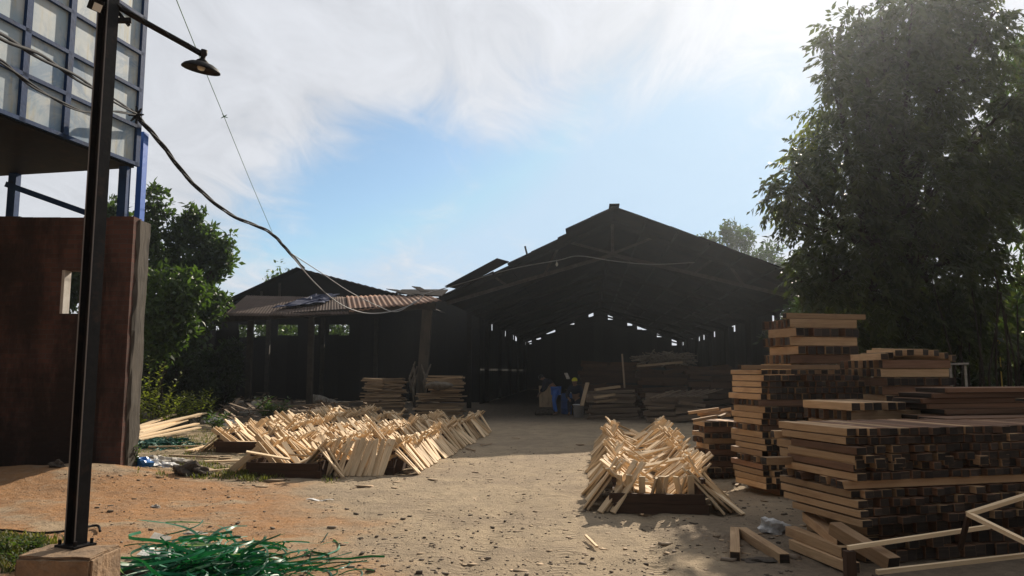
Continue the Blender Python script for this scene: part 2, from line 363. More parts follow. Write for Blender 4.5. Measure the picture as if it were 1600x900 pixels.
    def build(s, name, mats, parent=None, smooth=False, origin=None):
        if isinstance(mats, str): mats = [mats]
        if origin is None and parent is None:
            a = np.array(s.v); origin = Vector(((a[:, 0].min() + a[:, 0].max()) / 2, (a[:, 1].min() + a[:, 1].max()) / 2, a[:, 2].min()))
        off = Vector(origin) if parent is None else parent['_o']
        off = Vector(off); s.v = [(p[0] - off[0], p[1] - off[1], p[2] - off[2]) for p in s.v]
        o = bpy.data.objects.new(name, s.mesh(name, mats, smooth)); C.objects.link(o)
        if parent is None: o.location = off; o['_o'] = tuple(off)
        else: o.parent = parent; o['_o'] = tuple(off)
        return o
def tag(o, label, cat, group=None, kind=None):
    if label: o['label'] = label
    if cat: o['category'] = cat
    if group: o['group'] = group
    if kind: o['kind'] = kind
    return o
def empty(name, loc, label, cat, group=None):
    o = bpy.data.objects.new(name, None); C.objects.link(o); o.location = loc; o['_o'] = tuple(loc); o.empty_display_size = .3
    return tag(o, label, cat, group)
def npmesh(name, V, Fc, mats, tone=None, smooth=False, mi=None):
    """quads from numpy arrays"""
    me = bpy.data.meshes.new(name); V = np.asarray(V, 'f'); Fc = np.asarray(Fc, 'i'); k = Fc.shape[1]
    me.vertices.add(len(V)); me.vertices.foreach_set('co', V.ravel())
    me.loops.add(Fc.size); me.loops.foreach_set('vertex_index', Fc.ravel())
    me.polygons.add(len(Fc)); me.polygons.foreach_set('loop_start', np.arange(0, Fc.size, k, dtype='i'))
    if smooth: me.polygons.foreach_set('use_smooth', np.ones(len(Fc), bool))
    for m in mats: me.materials.append(M[m])
    if mi is not None: me.polygons.foreach_set('material_index', np.asarray(mi, 'i'))
    if tone is not None:
        a = me.attributes.new('tone', 'FLOAT', 'FACE'); a.data.foreach_set('value', np.asarray(tone, 'f'))
    me.update(calc_edges=True); return me
def link(name, me, parent=None, loc=None):
    o = bpy.data.objects.new(name, me); C.objects.link(o)
    if parent is not None: o.parent = parent
    if loc is not None: o.location = loc
    return o
def unit(a): return a / np.maximum(np.linalg.norm(a, axis=1, keepdims=True), 1e-9)

# ------------------------------------------------------------------ ground
def make_ground():
    xs = np.concatenate([np.linspace(-900, -40, 14)[:-1], np.linspace(-40, -12, 29)[:-1], np.linspace(-12, 9, 421), np.linspace(9, 40, 32)[1:], np.linspace(40, 900, 14)[1:]])
    ys = np.concatenate([np.linspace(-300, -6, 14)[:-1], np.linspace(-6, 3, 19)[:-1], np.linspace(3, 14, 276)[:-1], np.linspace(14, 30, 130)[:-1], np.linspace(30, 90, 50), np.linspace(90, 1500, 22)[1:]])
    Xg, Yg = np.meshgrid(xs, ys); Zg = gz(Xg, Yg)
    far = np.clip((np.hypot(Xg, Yg) - 45) / 30, 0, 1); Zg = Zg * (1 - far)
    V = np.stack([Xg, Yg, Zg], -1).reshape(-1, 3); nx, ny = len(xs), len(ys)
    i = (np.arange(ny - 1)[:, None] * nx + np.arange(nx - 1)[None]).ravel()
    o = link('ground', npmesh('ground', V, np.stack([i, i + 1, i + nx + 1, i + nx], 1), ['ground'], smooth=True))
    tag(o, 'bare tan and orange dirt of the timber yard', None, kind='structure')
make_ground()

# ------------------------------------------------------------------ leaves and trees
def leaf_mesh(name, base, d, nrm, L, W, mats, tone, mi=None, mid=.45):
    """folded diamond leaves: one quad each"""
    side = unit(np.cross(d, nrm)); nrm = np.cross(side, d)
    L = L[:, None]; W = W[:, None]
    c = base + d * L * mid + nrm * W * .18
    V = np.stack([base, c + side * W * .5, base + d * L, c - side * W * .5], 1).reshape(-1, 3)
    Fc = np.arange(len(V)).reshape(-1, 4)
    return npmesh(name, V, Fc, mats, tone, False, mi)
def rdir(n):
    a = RNG.normal(size=(n, 3)); return unit(a)
def lobe_points(lobes, n, shell=.55):
    """points spread through lobes (x,y,z,r) with most near their outsides; returns points and outward vectors"""
    lob = np.array(lobes, float); w = lob[:, 3] ** 2; k = RNG.choice(len(lob), n, p=w / w.sum())
    d = rdir(n); r = lob[k, 3] * (shell + (1 - shell) * RNG.random(n) ** .6) * (1 + .22 * RNG.normal(size=n))
    r = np.minimum(r, lob[k, 3] * 1.3)
    return lob[k, :3] + d * r[:, None] * np.array([1, 1, 1.0]), d, k
def fronds(lobes, n, per, L, W, droop, fl):
    p, d, k = lobe_points(lobes, n, .35)
    dirn = unit(d * .75 + np.array([0, 0, -droop]) + RNG.normal(size=(n, 3)) * .35)
    fl = fl * (.7 + .6 * RNG.random(n)); B, DD, NN, T = [], [], [], []
    sidev = unit(np.cross(dirn, np.array([0, 0, 1.0]) + .3 * RNG.normal(size=(n, 3))))
    tone = np.clip(.5 + .25 * RNG.normal(size=n), 0, 1)
    for j in range(per):
        s = (j // 2 + .6) / (per / 2); sg = 1 if j % 2 else -1
        pos = p + dirn * (fl * s)[:, None] + np.array([0, 0, -1]) * (fl * s * s * .35 * droop)[:, None]
        ld = unit(dirn * .55 + sidev * sg * .8 + np.array([0, 0, -.55 * droop - .15]) + .22 * RNG.normal(size=(n, 3)))
        B.append(pos); DD.append(ld); NN.append(unit(np.array([0, 0, 1.0]) + .6 * RNG.normal(size=(n, 3)))); T.append(np.clip(tone + .1 * RNG.normal(size=n), 0, 1))
    B, DD, NN, T = map(np.concatenate, (B, DD, NN, T)); m = len(B)
    return B, DD, NN, L * (.7 + .6 * RNG.random(m)), W * (.7 + .6 * RNG.random(m)), T
def rosettes(lobes, n, per, L, W, up=.4, shell=.4):
    p, d, k = lobe_points(lobes, n, shell); ax = unit(d + np.array([0, 0, up]) + .4 * RNG.normal(size=(n, 3)))
    B = np.repeat(p, per, 0) + RNG.normal(size=(n * per, 3)) * L * .35; A = np.repeat(ax, per, 0)
    DD = unit(A * .6 + rdir(n * per)); NN = unit(A + .4 * RNG.normal(size=(n * per, 3))); m = n * per
    T = np.clip(np.repeat(.5 + .25 * RNG.normal(size=n), per) + .12 * RNG.normal(size=m), 0, 1)
    return B, DD, NN, L * (.65 + .7 * RNG.random(m)), W * (.7 + .6 * RNG.random(m)), T
def limbs(base, lobes, r0, trunk_h, seed=1, sub=3):
    rr = random.Random(seed); b = MB(); base = Vector(base)
    top = base + Vector((rr.uniform(-.2, .2), rr.uniform(-.2, .2), trunk_h))
    n = 7; pts = [base.lerp(top, i / n) + Vector((rr.uniform(-.05, .05), rr.uniform(-.05, .05), 0)) * (i > 0) for i in range(n + 1)]
    pts[0] = pts[0] - Vector((0, 0, .15))
    b.tube(pts, [r0 * (1.35 if i == 0 else 1 - .35 * i / n) for i in range(n + 1)], 10)
    for L in lobes:
        e = Vector(L[:3]); st = base.lerp(top, rr.uniform(.6, 1)); mid = st.lerp(e, .5) + Vector((rr.uniform(-.3, .3), rr.uniform(-.3, .3), rr.uniform(0, .4)))
        q = [st, st.lerp(mid, .5) + Vector((0, 0, .1)), mid, mid.lerp(e, .6), e]
        rb = r0 * rr.uniform(.28, .45); b.tube(q, [rb, rb * .8, rb * .6, rb * .4, rb * .2], 6)
        for _ in range(sub):
            d = Vector((rr.gauss(0, 1), rr.gauss(0, 1), rr.gauss(.2, .8))).normalized() * L[3] * .85
            s0 = q[rr.choice((2, 3, 4))]; b.tube([s0, s0 + d * .5 + Vector((0, 0, .06)), s0 + d], [rb * .28, rb * .18, rb * .07], 5)
    return b
def tree(name, label, base, lobes, leaves, mat, r0, trunk_h, group=None, seed=1, sub=3, mats=None, mi=None):
    base = Vector(base); root = empty(name, base, label, 'tree', group)
    limbs(base, lobes, r0, trunk_h, seed, sub).build('trunk', 'bark', root, True)
    B, DD, NN, L, W, T = leaves
    me = leaf_mesh('crown', B - np.array(base), DD, NN, L, W, mats or [mat], T, mi)
    link('crown', me, root); return root
def lob(px, py, y, r, dz=0):
    p = P(px, py, y); return (p.x, p.y, p.z + dz, r)

# tall drooping tree at the right
L1 = [lob(1415, 60, 15, .95), lob(1350, 85, 14.8, .6), lob(1480, 45, 15.2, 1.0), lob(1540, 80, 15.4, .75), lob(1420, 150, 15, 1.3), lob(1345, 180, 14.6, .75),
      lob(1530, 190, 15.4, 1.2), lob(1296, 168, 16.4, .26), lob(1272, 250, 16.6, .55), lob(1330, 270, 14.6, .8), lob(1430, 290, 15, 1.5), lob(1228, 318, 16.2, .36), lob(1240, 255, 16.6, .26),
      lob(1262, 350, 16.0, .55), lob(1345, 380, 14.7, .95), lob(1510, 320, 15.5, 1.2), lob(1460, 420, 15.2, 1.35), lob(1255, 405, 15.8, .33), lob(1300, 440, 14.7, .45), lob(1370, 470, 15, .9),
      lob(1560, 270, 15.6, .75), lob(1525, 440, 15.4, .6), lob(1480, 510, 15.4, .9), lob(1410, 545, 15.2, .7), lob(1340, 520, 15.2, .55), lob(1540, 520, 15.6, .7)]
rl = random.Random(4)
for px, py in ((1342, 22), (1375, 14), (1425, 8), (1462, -8), (1520, -2), (1548, 28), (1300, 78), (1298, 118), (1312, 50), (1256, 232), (1218, 268), (1204, 300), (1212, 345), (1238, 398), (1228, 440), (1575, 160), (1580, 250), (1565, 330), (1545, 395), (1400, 30), (1490, 8)):
    L1.append(lob(px, py, 14.6 + rl.uniform(-.5, .8), rl.uniform(.2, .34)))
L1 = [(a + (.3 if a / b_ < .40 else 0), b_, c_, r * (.83 if r > .5 else 1)) for a, b_, c_, r in L1]
lv = fronds(L1, 4700, 11, .175, .066, .62, .38)
tips = [lob(1270, 178, 16.6, .2), lob(1250, 250, 16.6, .22), lob(1226, 320, 16.3, .22), lob(1262, 215, 16.6, .22)]  # left outline lobes take the sunlit leaf colour
lt = fronds(tips, 80, 11, .19, .06, .9, .4)
lv2 = [np.concatenate([p, q]) for p, q in zip(lv, lt)]
tree('drooping_tree', 'tall dense tree with drooping dark leaves behind the timber stacks', (7.9, 15.2, 0), L1, lv2, 'leaf_big', .24, 4.5, seed=3, mats=['leaf_big', 'leaf_sunlit'], mi=np.concatenate([np.zeros(len(lv[0])), np.ones(len(lt[0]))]))
L2 = [lob(1612, 75, 17.5, .6), lob(1618, 140, 17.5, .75), lob(1640, 190, 17.5, 1.0), lob(1615, 265, 17.5, .7), lob(1650, 340, 17.3, .9), lob(1610, 470, 17, .65), lob(1660, 450, 17, .9), lob(1690, 440, 17, 1.0), lob(1680, 250, 17.5, 1.2)]
lv = fronds(L2, 1700, 10, .2, .065, .9, .42)
tree('drooping_tree', 'bright edged tree rising at the right edge beside the tall drooping tree', (12.6, 17.6, 0), L2, lv, 'leaf_light', .18, 4.0, seed=5)
# glossy broadleaf tree behind the brick wall, and a lighter copy in front standing for its sunlit foliage
L3 = [lob(244, 300, 26.9, 0.26), lob(236, 330, 26.9, 0.33), lob(256, 330, 26.9, 0.28), lob(225, 365, 26.6, 0.54), lob(225, 410, 26.6, 1.02), lob(300, 345, 27.4, 0.44), lob(283, 372, 27.1, 0.54), lob(322, 372, 27.4, 0.54), lob(345, 395, 27.3, 0.41), lob(355, 378, 27.1, 0.26), lob(346, 412, 27.1, 0.46), lob(320, 415, 27.4, 0.70), lob(285, 425, 26.9, 0.77), lob(318, 462, 27.1, 0.58), lob(240, 460, 26.2, 0.96), lob(310, 480, 26.9, 0.90), lob(270, 520, 26.4, 1.02), lob(200, 400, 27.1, 0.77), lob(180, 340, 27.6, 0.64), lob(170, 420, 27.5, 1.15), lob(120, 440, 27.5, 1.15)]
lv = rosettes(L3, 2400, 8, .235, .125, .5, .3)
tree('broadleaf_tree', 'dark glossy broadleaf tree beyond the end of the brick wall', (-12.0, 27.0, 0), L3, lv, 'leaf_left', .17, 3.2, seed=8)
L4 = [lob(255, 440, 24.2, 0.37), lob(275, 462, 24.0, 0.46), lob(296, 440, 24.4, 0.34), lob(284, 472, 24.2, 0.50), lob(306, 462, 24.6, 0.37), lob(232, 480, 23.8, 0.52), lob(262, 505, 24.1, 0.55), lob(290, 508, 24.5, 0.43), lob(240, 540, 24.0, 0.46), lob(262, 545, 24.2, 0.43), lob(225, 520, 24.9, 0.26)]
lv = rosettes(L4, 520, 8, .225, .105, .6, .2)
tree('broadleaf_tree', 'smaller added tree whose lighter leaves stand for sunlit foliage of the dark glossy tree', (-11.2, 24.4, 0), L4, lv, 'leaf_light', .06, 2.0, seed=9)
# distant trees showing over and between the roofs
for i, (px, py, y, r, base, lab) in enumerate([
        (1132, 384, 62, 1.6, None, 'airy distant tree showing above the right slope of the big roof'),
        (1212, 412, 60, 1.8, None, 'small distant tree low over the eave beside the drooping tree'),
        (385, 520, 52, 3.0, None, 'distant green tree seen under the low shed roof, leftmost of the three there'),
        (470, 515, 55, 3.2, None, 'distant green tree seen under the low shed roof, middle of the three there'),
        (560, 522, 54, 2.6, None, 'distant green tree seen under the low shed roof, rightmost of the three there')]):
    c = P(px, py, y); ls = [(c.x + RNG.normal() * r * .55, c.y + RNG.normal() * r * .5, c.z + RNG.normal() * r * .38, r * RNG.uniform(.4, .6)) for _ in range(7)]
    lv = rosettes(ls, 300, 7, .38, .17)
    tree('distant_tree', lab, (c.x, c.y, 0), ls, lv, 'leaf_left', .2, max(1.5, c.z - r), 'distant trees beyond the sheds', 20 + i, 2)
# shrubs closing the yard on the right, and dark ones at the left
def shrub(px, py, y, r, n, mat, label, group, L=.2, seed=0):
    c = P(px, py, y); h = c.z
    ls = [(c.x + RNG.uniform(-1, 1) * r, c.y + RNG.uniform(-.8, .8) * r, max(.3, h * RNG.uniform(.15, 1)), r * RNG.uniform(.38, .6)) for _ in range(9)]
    base = (c.x, c.y, 0); root = empty('shrub', base, label, 'shrub', group)
    B, DD, NN, LL, W, T = rosettes(ls, n, 7, L, L * .4)
    limbs(base, ls, .06, h * .5, seed, 1).build('stem', 'bark', root, True)
    link('foliage', leaf_mesh('foliage', B - np.array(base), DD, NN, LL, W, [mat], T), root)
gR = 'shrubs closing the yard behind the timber stacks'
for i, (px, py, y, r, lab) in enumerate([
        (1240, 475, 23, 1.3, 'dark shrub behind the tallest timber stack under the shed eave'),
        (1335, 470, 21, 1.5, 'dark shrub between the tallest stack and the drooping tree trunk'),
        (1420, 480, 20, 1.5, 'dark shrub directly behind the hip high stack with loose beams on top'),
        (1500, 470, 19.5, 1.4, 'dark shrub behind the thin upright canes'),
        (1580, 500, 19, 1.3, 'dark shrub at the right edge under the bright edged tree'),
        (1680, 480, 19, 1.6, 'dark shrub beyond the right edge of the canes')]):
    shrub(px, py, y, r, 800, 'leaf_dark', lab, gR, .22, 40 + i)
gL = 'dark shrubs at the left end of the low shed'
for i, (px, py, y, r, lab) in enumerate([
        (250, 545, 27.5, 1.1, 'dark shrub behind the tall weeds at the brick wall'),
        (305, 535, 28, 1.1, 'dark shrub left of the low shed roof end'),
        (352, 545, 28.5, .6, 'dark shrub tucked under the left end of the low roof')]):
    shrub(px, py, y, r, 700, 'leaf_dark', lab, gL, .2, 60 + i)

# ------------------------------------------------------------------ big open shed
SA = R(5.6); gx = Vector((math.cos(SA), -math.sin(SA), 0)); rx = Vector((math.sin(SA), math.cos(SA), 0))
apex = P(960, 322, 25.0)
def S(u, v, z): return Vector((apex.x, 25.0, 0)) + gx * u + rx * v + Vector((0, 0, z))
ZA, UR, ZR, UL, ZL, LEN = apex.z, 7.35, 4.22, -6.3, 4.32, 43.0
def roof_z(u): return ZA + (ZR - ZA) * u / UR if u > 0 else ZA + (ZL - ZA) * u / UL
shed = empty('open_shed', S(0, 0, 0), 'big dark open fronted shed with a wide gable roof and torn left edge', 'shed')
def slope(name, strips, parent, mat, zoff=0.0, th=.05):
    """sheets running along the ridge; each strip has its own ragged front end"""
    b = MB()
    for u0, u1, v0, v1, lift in strips:
        a0, a1 = roof_z(u0) + lift + zoff, roof_z(u1) + lift + zoff
        q = [S(u0, v0, a0), S(u1, v0 + random.uniform(-.06, .06), a1), S(u1, v1, a1), S(u0, v1, a0)]
        d = Vector((0, 0, th)); b.add(q + [p - d for p in q], [(0, 1, 2, 3), (7, 6, 5, 4), (1, 0, 4, 5), (2, 1, 5, 6), (3, 2, 6, 7), (0, 3, 7, 4)])
    return b.build(name, mat, parent)
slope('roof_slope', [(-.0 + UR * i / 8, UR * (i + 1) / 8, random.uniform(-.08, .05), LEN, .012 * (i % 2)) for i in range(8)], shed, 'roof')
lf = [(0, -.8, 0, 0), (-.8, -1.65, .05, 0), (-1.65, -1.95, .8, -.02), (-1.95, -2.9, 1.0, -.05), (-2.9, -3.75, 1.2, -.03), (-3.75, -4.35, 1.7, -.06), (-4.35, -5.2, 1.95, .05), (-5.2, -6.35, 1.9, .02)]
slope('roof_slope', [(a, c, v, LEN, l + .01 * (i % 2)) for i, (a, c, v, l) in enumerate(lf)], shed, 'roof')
b = MB()
b.bar(S(0, -.05, ZA + .05), S(0, LEN, ZA + .05), .34, .05); b.build('ridge_cap', 'roof', shed)
b = MB(); b.bar(S(-3.9, 1.2, roof_z(-3.9) + .14), S(-5.9, 2.0, roof_z(-5.9) + .16), .9, .025, up=(0, 0, 1)); b.build('loose_roof_sheet', 'roof', shed)
b = MB(); b.bar(S(-3.05, 1.45, roof_z(-3) - .12), S(-3.14, 1.4, roof_z(-3) + .26), .05, .05); b.build('broken_batten', 'truss', shed)
# trusses: front one fully visible, more behind
def truss(v, full):
    tr = empty('truss', S(0, v, 0), None, None); tr.parent = shed; tr['_o'] = tuple(Vector(shed['_o'])); tr.location = (0, 0, 0)
    zc = ZA - 1.32; tm = 'truss' if v < 4 else 'shaded_truss'  # rear trusses take the copy with shade in its colour
    b = MB(); b.bar(S(0, v, ZA - .14), S(UR, v, ZR - .10), .09, .14); b.bar(S(0, v, ZA - .14), S(UL, v, ZL - .10), .09, .14); b.build('rafter', 'shaded_truss', tr)
    b = MB(); b.bar(S(0, v, zc), S(UR - .2, v, ZR - .22), .09, .12); b.bar(S(0, v, zc), S(UL + .2, v, ZL - .22), .09, .12); b.build('bottom_chord', tm, tr)
    b = MB(); b.bar(S(0, v, zc), S(0, v, ZA - .2), .1, .12); b.build('king_post', tm, tr)
    if full:
        for u0, z0, u1 in [(0, zc + .05, 1.4), (0, zc + .05, -1.5), (-2.5, None, -2.0), (-3.9, None, -4.3), (2.9, None, 3.5), (4.6, None, 4.2)]:
            if z0 is None: z0 = zc + (ZR - .22 - zc) * u0 / UR if u0 > 0 else zc + (ZL - .22 - zc) * u0 / UL
            b = MB(); b.bar(S(u0, v + .02, z0), S(u1, v + .02, roof_z(u1) - .18), .07, .08); b.build('strut', tm, tr)
for i, v in enumerate([2.2, 8, 14, 20, 26, 32, 38, 42]): truss(v, i < 1)
for v in [2.2, 8, 14, 20, 26, 32, 38, 42]:
    for u in (UL + .15, UR - .2):
        if u > 0 and v < 3: continue
        if u < 0 and v < 5: continue
        b = MB(); b.bar(S(u, v, 0), S(u, v, roof_z(u) - .2), .2, .2); b.build('column', 'shaded_truss', shed)
# purlins under the right slope
for k in range(1, 7):
    u = UR * k / 7; b = MB(); b.bar(S(u, .2, roof_z(u) - .07), S(u, LEN - .3, roof_z(u) - .07), .06, .09); b.build('purlin', 'shaded_truss', shed)
# back wall and side walls of boards, with gaps below the roof where daylight comes in
def board_wall(name, pts, step, gaps, parent, top, mat='shed_board', th=.03):
    (u0, v0), (u1, v1) = pts; n = max(1, int(math.hypot(u1 - u0, v1 - v0) / step)); b = MB(); rr = random.Random(len(name) + int(u0 * 7 + v0))
    a = math.atan2(*( (S(u1, v1, 0) - S(u0, v0, 0)).yx ))
    for i in range(n):
        f = (i + .5) / n; u, v = u0 + (u1 - u0) * f, v0 + (v1 - v0) * f
        g = rr.choice(gaps); zt = top(u, v) - g; w = math.hypot(u1 - u0, v1 - v0) / n
        p = S(u, v, zt / 2); jit = .002 if i % 2 else -.002
        Rm = Matrix.Rotation(a, 3, 'Z') @ Matrix(((0, 1, 0), (0, 0, 1), (1, 0, 0)))
        p = p + Matrix.Rotation(a, 3, 'Z') @ Vector((0, jit * 2, 0))
        b.box(p, (zt, w * rr.choice((1.02,) * 14 + (.985,)), th), Rm)
    return b.build(name, mat, parent)
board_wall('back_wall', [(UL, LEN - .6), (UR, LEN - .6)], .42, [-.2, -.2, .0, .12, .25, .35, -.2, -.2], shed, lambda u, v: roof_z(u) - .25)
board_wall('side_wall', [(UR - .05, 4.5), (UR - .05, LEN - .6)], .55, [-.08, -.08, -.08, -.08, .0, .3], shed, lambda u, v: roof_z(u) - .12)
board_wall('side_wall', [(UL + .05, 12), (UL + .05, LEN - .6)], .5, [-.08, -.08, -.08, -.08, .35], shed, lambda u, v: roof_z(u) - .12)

# ------------------------------------------------------------------ low shed with rusty front roof
low = empty('low_shed', S(-10, 1, 0), 'low dark shed with a rusty corrugated front roof joined to the big shed', 'shed')
def corrug(name, a, b_, c, d, mat, parent, pitch=.17, amp=.022, nv=6, sag=0.0, jag=.0, th=.012):
    """corrugated sheet between front edge a->b and back edge d->c; the ribs run from front to back"""
    a, b_, c, d = map(Vector, (a, b_, c, d)); n = int((b_ - a).length / pitch * 6); V, Fq, U = [], [], []
    rr = random.Random(n)
    jg = [rr.uniform(-jag, jag) for _ in range(n // 30 + 2)]
    for j in range(nv + 1):
        for i in range(n + 1):
            f, g = i / n, j / nv
            p = (a.lerp(b_, f)).lerp(d.lerp(c, f), g); q = (d.lerp(c, f) - a.lerp(b_, f)).normalized()
            p = p - q * jg[i // 30] * (1 - g)
            V.append(p + Vector((0, 0, amp * math.sin(i / 6 * 2 * math.pi) + jg[(i // 30 + 1) % len(jg)] * .12 - sag * math.sin(math.pi * f) * (1 - g))))
    m = len(V); V += [p - Vector((0, 0, th)) for p in V]
    for j in range(nv):
        for i in range(n):
            k = j * (n + 1) + i; Fq += [(k, k + 1, k + n + 2, k + n + 1), (m + k + n + 1, m + k + n + 2, m + k + 1, m + k)]
    for i in range(n): Fq.append((i + 1, i, m + i, m + i + 1)); k = nv * (n + 1) + i; Fq.append((k, k + 1, m + k + 1, m + k))
    return MB().add(V, Fq).build(name, mat, parent, True)
fa, fb = P(350, 492, 27.6), P(545, 490, 26.6); fm = P(690, 469, 25.9)
ba, bb, bm = P(385, 462, 30.0), P(540, 464, 29.3), P(672, 461, 28.3)
corrug('front_roof', fa, fb, bb, ba, 'roof_grey', low, .12, .010, sag=.05, jag=.10)
corrug('front_roof', fb + Vector((.02, 0, .03)), fm, bm, bb + Vector((.02, 0, .03)), 'roof_rust', low, .19, .020, jag=.2)
# gable roof behind
ap, le, re = P(462, 418, 31), P(346, 471, 31), P(632, 462, 30.6)
back = rx * 13
def sheet(name, q, mat, parent, th=.05):
    q = [Vector(p) for p in q]; d = Vector((0, 0, th))
    return MB().add(q + [p - d for p in q], [(0, 1, 2, 3), (7, 6, 5, 4), (1, 0, 4, 5), (2, 1, 5, 6), (3, 2, 6, 7), (0, 3, 7, 4)]).build(name, mat, parent)
dn = Vector((0, 0, -.25))
sheet('roof_slope', [ap, le, le + back, ap + back], 'roof', low)
mid = ap.lerp(re, .45)
corrug('roof_slope', ap + Vector((0, 0, .01)), re, re + back + Vector((0, 0, .0)), ap + back, 'roof_grey', low, pitch=.3, nv=2)
b = MB(); b.add([ap + rx * .5 + dn * .2, le + rx * .5, re + rx * .5, P(600, 478, 31), P(360, 480, 31.4)], [(0, 1, 4, 3, 2)]); b.build('gable_board', 'shed_board', low)
for f in (.25, .5, .75):
    b = MB(); q = ap.lerp(le, f) ; b.bar(q + rx * .3 + dn, Vector((q.x, q.y, le.z - .15)) + rx * .3, .08, .08); b.build('gable_post', 'truss', low)
sheet('valley_sheet', [P(618, 457, 29.5), P(690, 462, 27.2), P(700, 452, 30), P(628, 452, 32)], 'roof', low)
b = MB(); b.bar(P(612, 452, 29.5), P(650, 462, 28.2), .5, .02); b.bar(P(650, 448, 28.6), P(664, 456, 28.2), .4, .02); b.build('loose_roof_sheet', 'roof', low)
lint = MB(); lint.bar(P(352, 499, 28.2), P(680, 478, 26.2), .12, .2); lint.build('front_beam', 'shed_post', low)
for px, y in ((392, 29), (487, 28.4), (420, 40), (505, 40), (588, 40)):
    b = MB(); q = P(px, 500, y); b.bar((q.x, q.y, 0), (q.x, q.y, q.z + .1), .2, .2); b.build('column', 'shed_post', low)
# back and side walls of the low shed
def wall_xy(name, p0, p1, zt, parent, step=.5, gaps=(0,), mat='shed_board'):
    p0, p1 = Vector(p0), Vector(p1); d = p1 - p0; n = max(1, int(d.length / step)); a = math.atan2(d.y, d.x); b = MB(); rr = random.Random(n)
    Rm = Matrix.Rotation(a, 3, 'Z') @ Matrix(((0, 1, 0), (0, 0, 1), (1, 0, 0)))
    for i in range(n):
        p = p0.lerp(p1, (i + .5) / n); h = zt - rr.choice(gaps)
        b.box((p.x, p.y + (.002 if i % 2 else -.002) * 2, h / 2), (h, d.length / n * 1.02, .03), Rm)
    return b.build(name, mat, parent)
c0, c1 = P(150, 560, 44), P(752, 560, 39.5)
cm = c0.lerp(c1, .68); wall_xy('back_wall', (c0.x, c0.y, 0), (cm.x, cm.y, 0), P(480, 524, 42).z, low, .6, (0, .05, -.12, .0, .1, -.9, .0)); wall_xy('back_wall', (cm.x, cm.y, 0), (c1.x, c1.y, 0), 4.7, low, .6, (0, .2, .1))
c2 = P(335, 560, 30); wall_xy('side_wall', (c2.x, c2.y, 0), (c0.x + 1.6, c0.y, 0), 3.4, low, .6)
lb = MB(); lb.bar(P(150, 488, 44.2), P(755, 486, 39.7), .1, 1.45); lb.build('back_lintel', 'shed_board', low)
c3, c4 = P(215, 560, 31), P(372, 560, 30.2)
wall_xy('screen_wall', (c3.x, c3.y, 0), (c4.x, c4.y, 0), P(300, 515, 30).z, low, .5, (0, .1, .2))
# blue tarp lying over the low roof
def drape(name, q, n, mat, amp, seed, lift=.04):
    q = [Vector(p) for p in q]; V, Fq = [], []; rr = random.Random(seed)
    for j in range(n + 1):
        for i in range(n + 1):
            f, g = i / n, j / n; V.append(q[0].lerp(q[1], f).lerp(q[3].lerp(q[2], f), g) + Vector((rr.uniform(-1, 1) * amp, rr.uniform(-1, 1) * amp, lift + rr.uniform(0, 1) * amp)))
    for j in range(n):
        for i in range(n): k = j * (n + 1) + i; Fq.append((k, k + 1, k + n + 2, k + n + 1))
    m = len(V); V += [p - Vector((0, 0, .012)) for p in V]; Fq += [tuple(m + i for i in reversed(f)) for f in Fq]
    return MB().add(V, Fq).build(name, mat)
def onroof(px, py, f):      # a point of the grey front roof by its place along and up the sheet
    return fa.lerp(fb, px).lerp(ba.lerp(bb, px), py) + Vector((0, 0, f))
tag(drape('roof_tarp', [onroof(.38, .22, .0), onroof(.80, .55, .0), onroof(.93, 1.0, .02), onroof(.70, .98, .02)], 9, 'tarp', .09, 4), 'faded blue tarp spread over the low rusty shed roof', 'tarp')
# concrete column at the corner of both sheds
cc0 = P(657, 600, 26.6); top = P(668, 484, 26.5)
b = MB(); b.bar((cc0.x - .02, 26.6, 0), (top.x, 26.5, top.z), .34, .34); b.build('concrete_column', 'concrete', low)
b = MB()
for k in range(7):
    a = random.uniform(0, 6.28); r = random.uniform(.2, .3); p0 = Vector((cc0.x + math.cos(a) * r, 26.5 - abs(math.sin(a)) * r, random.uniform(.3, .9)))
    b.tube([p0, p0 + Vector((random.uniform(-.1, .1), -.03, .5)), p0 + Vector((random.uniform(-.2, .2), 0, 1.1))], [.03, .05, .02], 6)
tag(b.build('fibre_bundle', 'twine', None, True), 'dry fibre bundle tied around the grey concrete column', 'fibre bundle')

# ------------------------------------------------------------------ brick wall with window and concrete end post
wall = empty('brick_wall', (-8.5, 12, 0), 'old soot stained red brick wall with a small window and concrete end post', 'wall')
YW, YB = 11.8, 12.0
zt = P(100, 341, YW).z; xr = P(200, 560, YW).x; xl = -15.0
w0, w1 = P(97, 422, YW), P(150, 490, YW)
b = MB()
def wb(b, x0, x1, z0, z1, y0=YW, y1=YB): b.box(((x0 + x1) / 2, (y0 + y1) / 2, (z0 + z1) / 2), (x1 - x0, y1 - y0, z1 - z0))
wb(b, xl, w0.x, -.3, zt); wb(b, w1.x, xr - .38, -.3, zt); wb(b, w0.x, w1.x, -.3, w1.z); wb(b, w0.x, w1.x, w0.z, zt)
wall_m = b.build('wall', 'brick', wall)
b = MB(); wb(b, w0.x - .02, w0.x + .045, w1.z, w0.z, YW + .004, YB - .02); wb(b, w1.x - .045, w1.x + .02, w1.z, w0.z, YW + .004, YB - .02); b.build('window_reveal', 'white_reveal', wall)
b = MB(); wb(b, xr - .38, xr - .004, -.3, zt + .02, YW - .05, YB); b.build('brick_pier', 'brick', wall)
